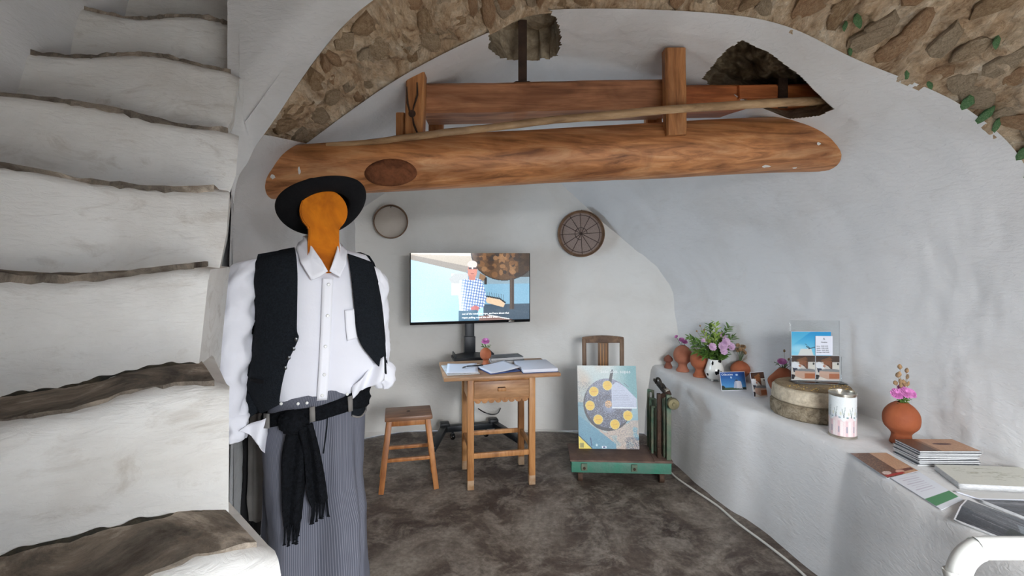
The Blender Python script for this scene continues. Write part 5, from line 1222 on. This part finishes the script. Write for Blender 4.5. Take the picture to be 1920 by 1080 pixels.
gf = sheet_thing('flyer', 'white flyer with a green band lying between the brown flyer and the picture magazines', 'flyer', [(1668, 896), (1724, 886), (1806, 938), (1766, 957)], green_flyer(), .002, z=.001)
def map_book():
    p = Pic(90, 60, (206, 204, 192)); 
    for k in range(26): x, y = p.rng.rand(2); p.line(.1 + .7 * x, .15 + .6 * y, .2 + .7 * x, .1 + .6 * y + .1 * p.rng.rand(), .006, [(120, 118, 88), (150, 146, 120), (170, 166, 150)][k % 3], .7)
    return p.grain(3)
sheet_thing('guide_book', 'cream book with olive drawings on its cover beside the brochure stack', 'book', [(1752, 881), (1915, 886), (1985, 927), (1800, 918)], map_book(), .022, 'pages', z=.001)
sheet_thing('magazine', 'pale magazine under the cream book', 'magazine', [(1792, 924), (1975, 932), (1990, 942), (1835, 938)], Pic(20, 20, (206, 204, 200)), .006, 'paper', z=.001)
def bw(seed):
    p = Pic(100, 70, (60, 62, 66)); p.rng = np.random.RandomState(seed); p.grad((98, 102, 108), (44, 46, 52))
    for k in range(26): x, y = p.rng.rand(2); c = int(30 + 130 * p.rng.rand()); p.line(x - .25, y, x + .2, y + .12 * p.rng.rand(), .012, (c, c, c + 4), .6)
    p.poly([(.55, .3), (1, .2), (1, .62), (.6, .6)], (132, 140, 146), .8); p.poly([(.5, .55), (1, .66), (1, 1), (.45, .95)], (44, 50, 48), .9); p.rect(0, 0, .02, 1, (220, 220, 222)); p.rect(0, .97, 1, 1, (214, 214, 216)); return p.grain(8)
sheet_thing('magazine', 'magazine with black and white landscape cover curling at the ledge edge', 'magazine', [(1812, 940), (2000, 1010), (2010, 1065), (1788, 978)], bw(4), .006, 'pages', z=.002, lift=lambda u, v: .012 * (1 - u) ** 2 * (1 - abs(2 * v - 1)))
sheet_thing('magazine', 'dark photographic magazine lying beyond the curling magazine', 'magazine', [(1836, 943), (2050, 950), (2060, 1010), (1990, 1004)], bw(9), .012, 'pages', z=.001)

# --- things on the oak table
TZ = .7505
def TP(x, y, z=0.0): return tb.matrix_basis @ Vector((x, y, TZ + z))
def sheet_on_table(name, label, cat, x, y, w_, d_, th, rz, m, group=None, curl=0, pic=None, z=0.0):
    t_ = thing(name, label, cat, TP(x, y, z), R(11.5 + rz), group)
    v_, f_ = grid_vf(10, 8, lambda u, v: ((u - .5) * w_, (v - .5) * d_, th + curl * (abs(2 * u - 1) ** 2) * v)); o = mesh('top_sheet', v_, f_, m, t_); solid(o, max(th - .0005, .001), -1); return t_
sheet_on_table('document_pile', 'loose pile of printed papers on the oak table by the trolley shelf', 'papers', -.262, -.05, .21, .29, .008, 4, 'pages', None, .004)
sheet_on_table('paper_sheet', 'single white sheet on top of the loose paper pile', 'paper', -.245, -.045, .205, .285, .002, -6, 'paper', None, .003, None, .0125)
pn = thing('pen', 'dark pen lying on the loose papers', 'pen', TP(-.16, -.03, .023), R(20)); tube('barrel', [(-.06, 0, 0), (-.05, 0, 0), (.05, 0, 0), (.06, 0, 0)], [.002, .005, .005, .004], 'blackgloss', pn, 8); box('clip', (.03, 0, .006), (.035, .003, .002), 'tin', pn, .0005)
sp_ = thing('binder_clip', 'small grey clip lying on the loose papers', 'clip', TP(-.235, -.06, .021), R(70)); tube('body', [(-.02, 0, 0), (.02, 0, 0)], [.003, .005], 'darkcov', sp_, 8); tube('jaw', [(-.02, .003, .003), (.012, .004, .006)], .0018, 'tin', sp_, 6)
bk = thing('open_folder', 'blue-backed folder open with a white page on the oak table', 'folder', TP(-.008, -.075), R(11.5 + 16)); box('cover', (0, 0, .004), (.22, .24, .006), 'bluebk', bk, .001)
v_, f_ = grid_vf(10, 8, lambda u, v: ((u - .5) * .215, (v - .5) * .235, .012 + .02 * u * u)); solid(mesh('page', v_, f_, 'paper', bk), .004)
nb = thing('thick_book', 'thick white open visitors book at the table edge', 'book', TP(.252, -.075), R(11.5)); box('pages', (0, 0, .014), (.235, .30, .022), 'paper', nb, .003); box('cover', (0, 0, .0015), (.24, .305, .003), 'bluebk', nb, 0)
for k in range(2):
    mg = thing('leaflet_stack', 'upper dark leaflet bundle at the back of the table' if k else 'lower dark leaflet bundle at the back of the table', 'leaflets', TP(.10 - .012 * k, .175 + .006 * k, .021 * k), R(11.5 + (6 if k else -3)))
    box('leaflets', (0, 0, .0095), (.24, .13, .018), 'pages', mg, .002); box('cover', (0, 0, .0195), (.243, .133, .002), 'darkcov', mg, 0)
tp = thing('terracotta_pot', 'little orange terracotta pot with one pink flower on the oak table', 'pot', TP(-.065, .10)); q = smooth_prof([(r_ * .56, z * .58) for r_, z in goblet], 5); lathe('body', q, 'terra', tp, 32)
of = thing('single_flower', 'single pink flower with two leaves in the little pot on the table', 'flower', tp.location + Vector((0, 0, .116))); flower(of, (0, 0, -.01), (.0, -.01, .05), .030, 'pink', 90); leafy(of, [(0, 0, -.005), (.008, -.01, .015), (.035, -.012, .026)], 4, .04, .014, 'leaf', 91); leafy(of, [(0, 0, -.005), (-.01, -.01, .012), (-.02, -.012, .02)], 4, .034, .014, 'leaf', 92)

# --- white plastic chair at the corner
pcx = thing('plastic_chair', 'white moulded plastic garden chair in front of the ledge', 'chair', (1.22, .86, 0), R(180))
# local: back at -y (towards the alcove after the turn), seat towards +y
bx_ = []
def rr_frame(w0, w1, z0, z1, rad, n=8):
    pts = [(-w0, z0)]
    for k in range(n + 1): a = PI - PI / 2 * k / n; pts.append((-w1 + rad + rad * math.cos(a), z1 - rad + rad * math.sin(a)))
    for k in range(n + 1): a = PI / 2 - PI / 2 * k / n; pts.append((w1 - rad + rad * math.cos(a), z1 - rad + rad * math.sin(a)))
    return pts + [(w0, z0)]
def bent_y(z): return -.20 - .16 * max(0, z - .42)
fr_ = rr_frame(.20, .235, .42, .855, .075); tube('back_frame', [(x, bent_y(z), z) for x, z in fr_], .024, 'plasticw', pcx, 12, 3)
for x in (-.07, 0, .07): 
    v_, f_ = grid_vf(3, 10, lambda u, v: (x + (u - .5) * .036, bent_y(.43 + .40 * v) + .004, .43 + .405 * v)); solid(mesh('back_slat', v_, f_, 'plasticw', pcx), .006)
v_, f_ = grid_vf(16, 16, lambda u, v: ((u - .5) * .44, -.22 + .44 * v, .42 + .016 * ((2 * u - 1) ** 2) + .012 * v)); solid(mesh('seat', v_, f_, 'plasticw', pcx), .008)
for sx in (-1, 1):
    tube('arm', [(sx * .232, bent_y(.64), .64), (sx * .27, -.12, .655), (sx * .275, .10, .64), (sx * .265, .19, .60), (sx * .245, .20, .44)], .020, 'plasticw', pcx, 10, 4)
    for y0, y1 in ((.19, .23), (-.20, -.27)): bar('leg', (sx * .215, y0, .42), (sx * .245, y1, 0), .045, .035, 'plasticw', pcx, .008)
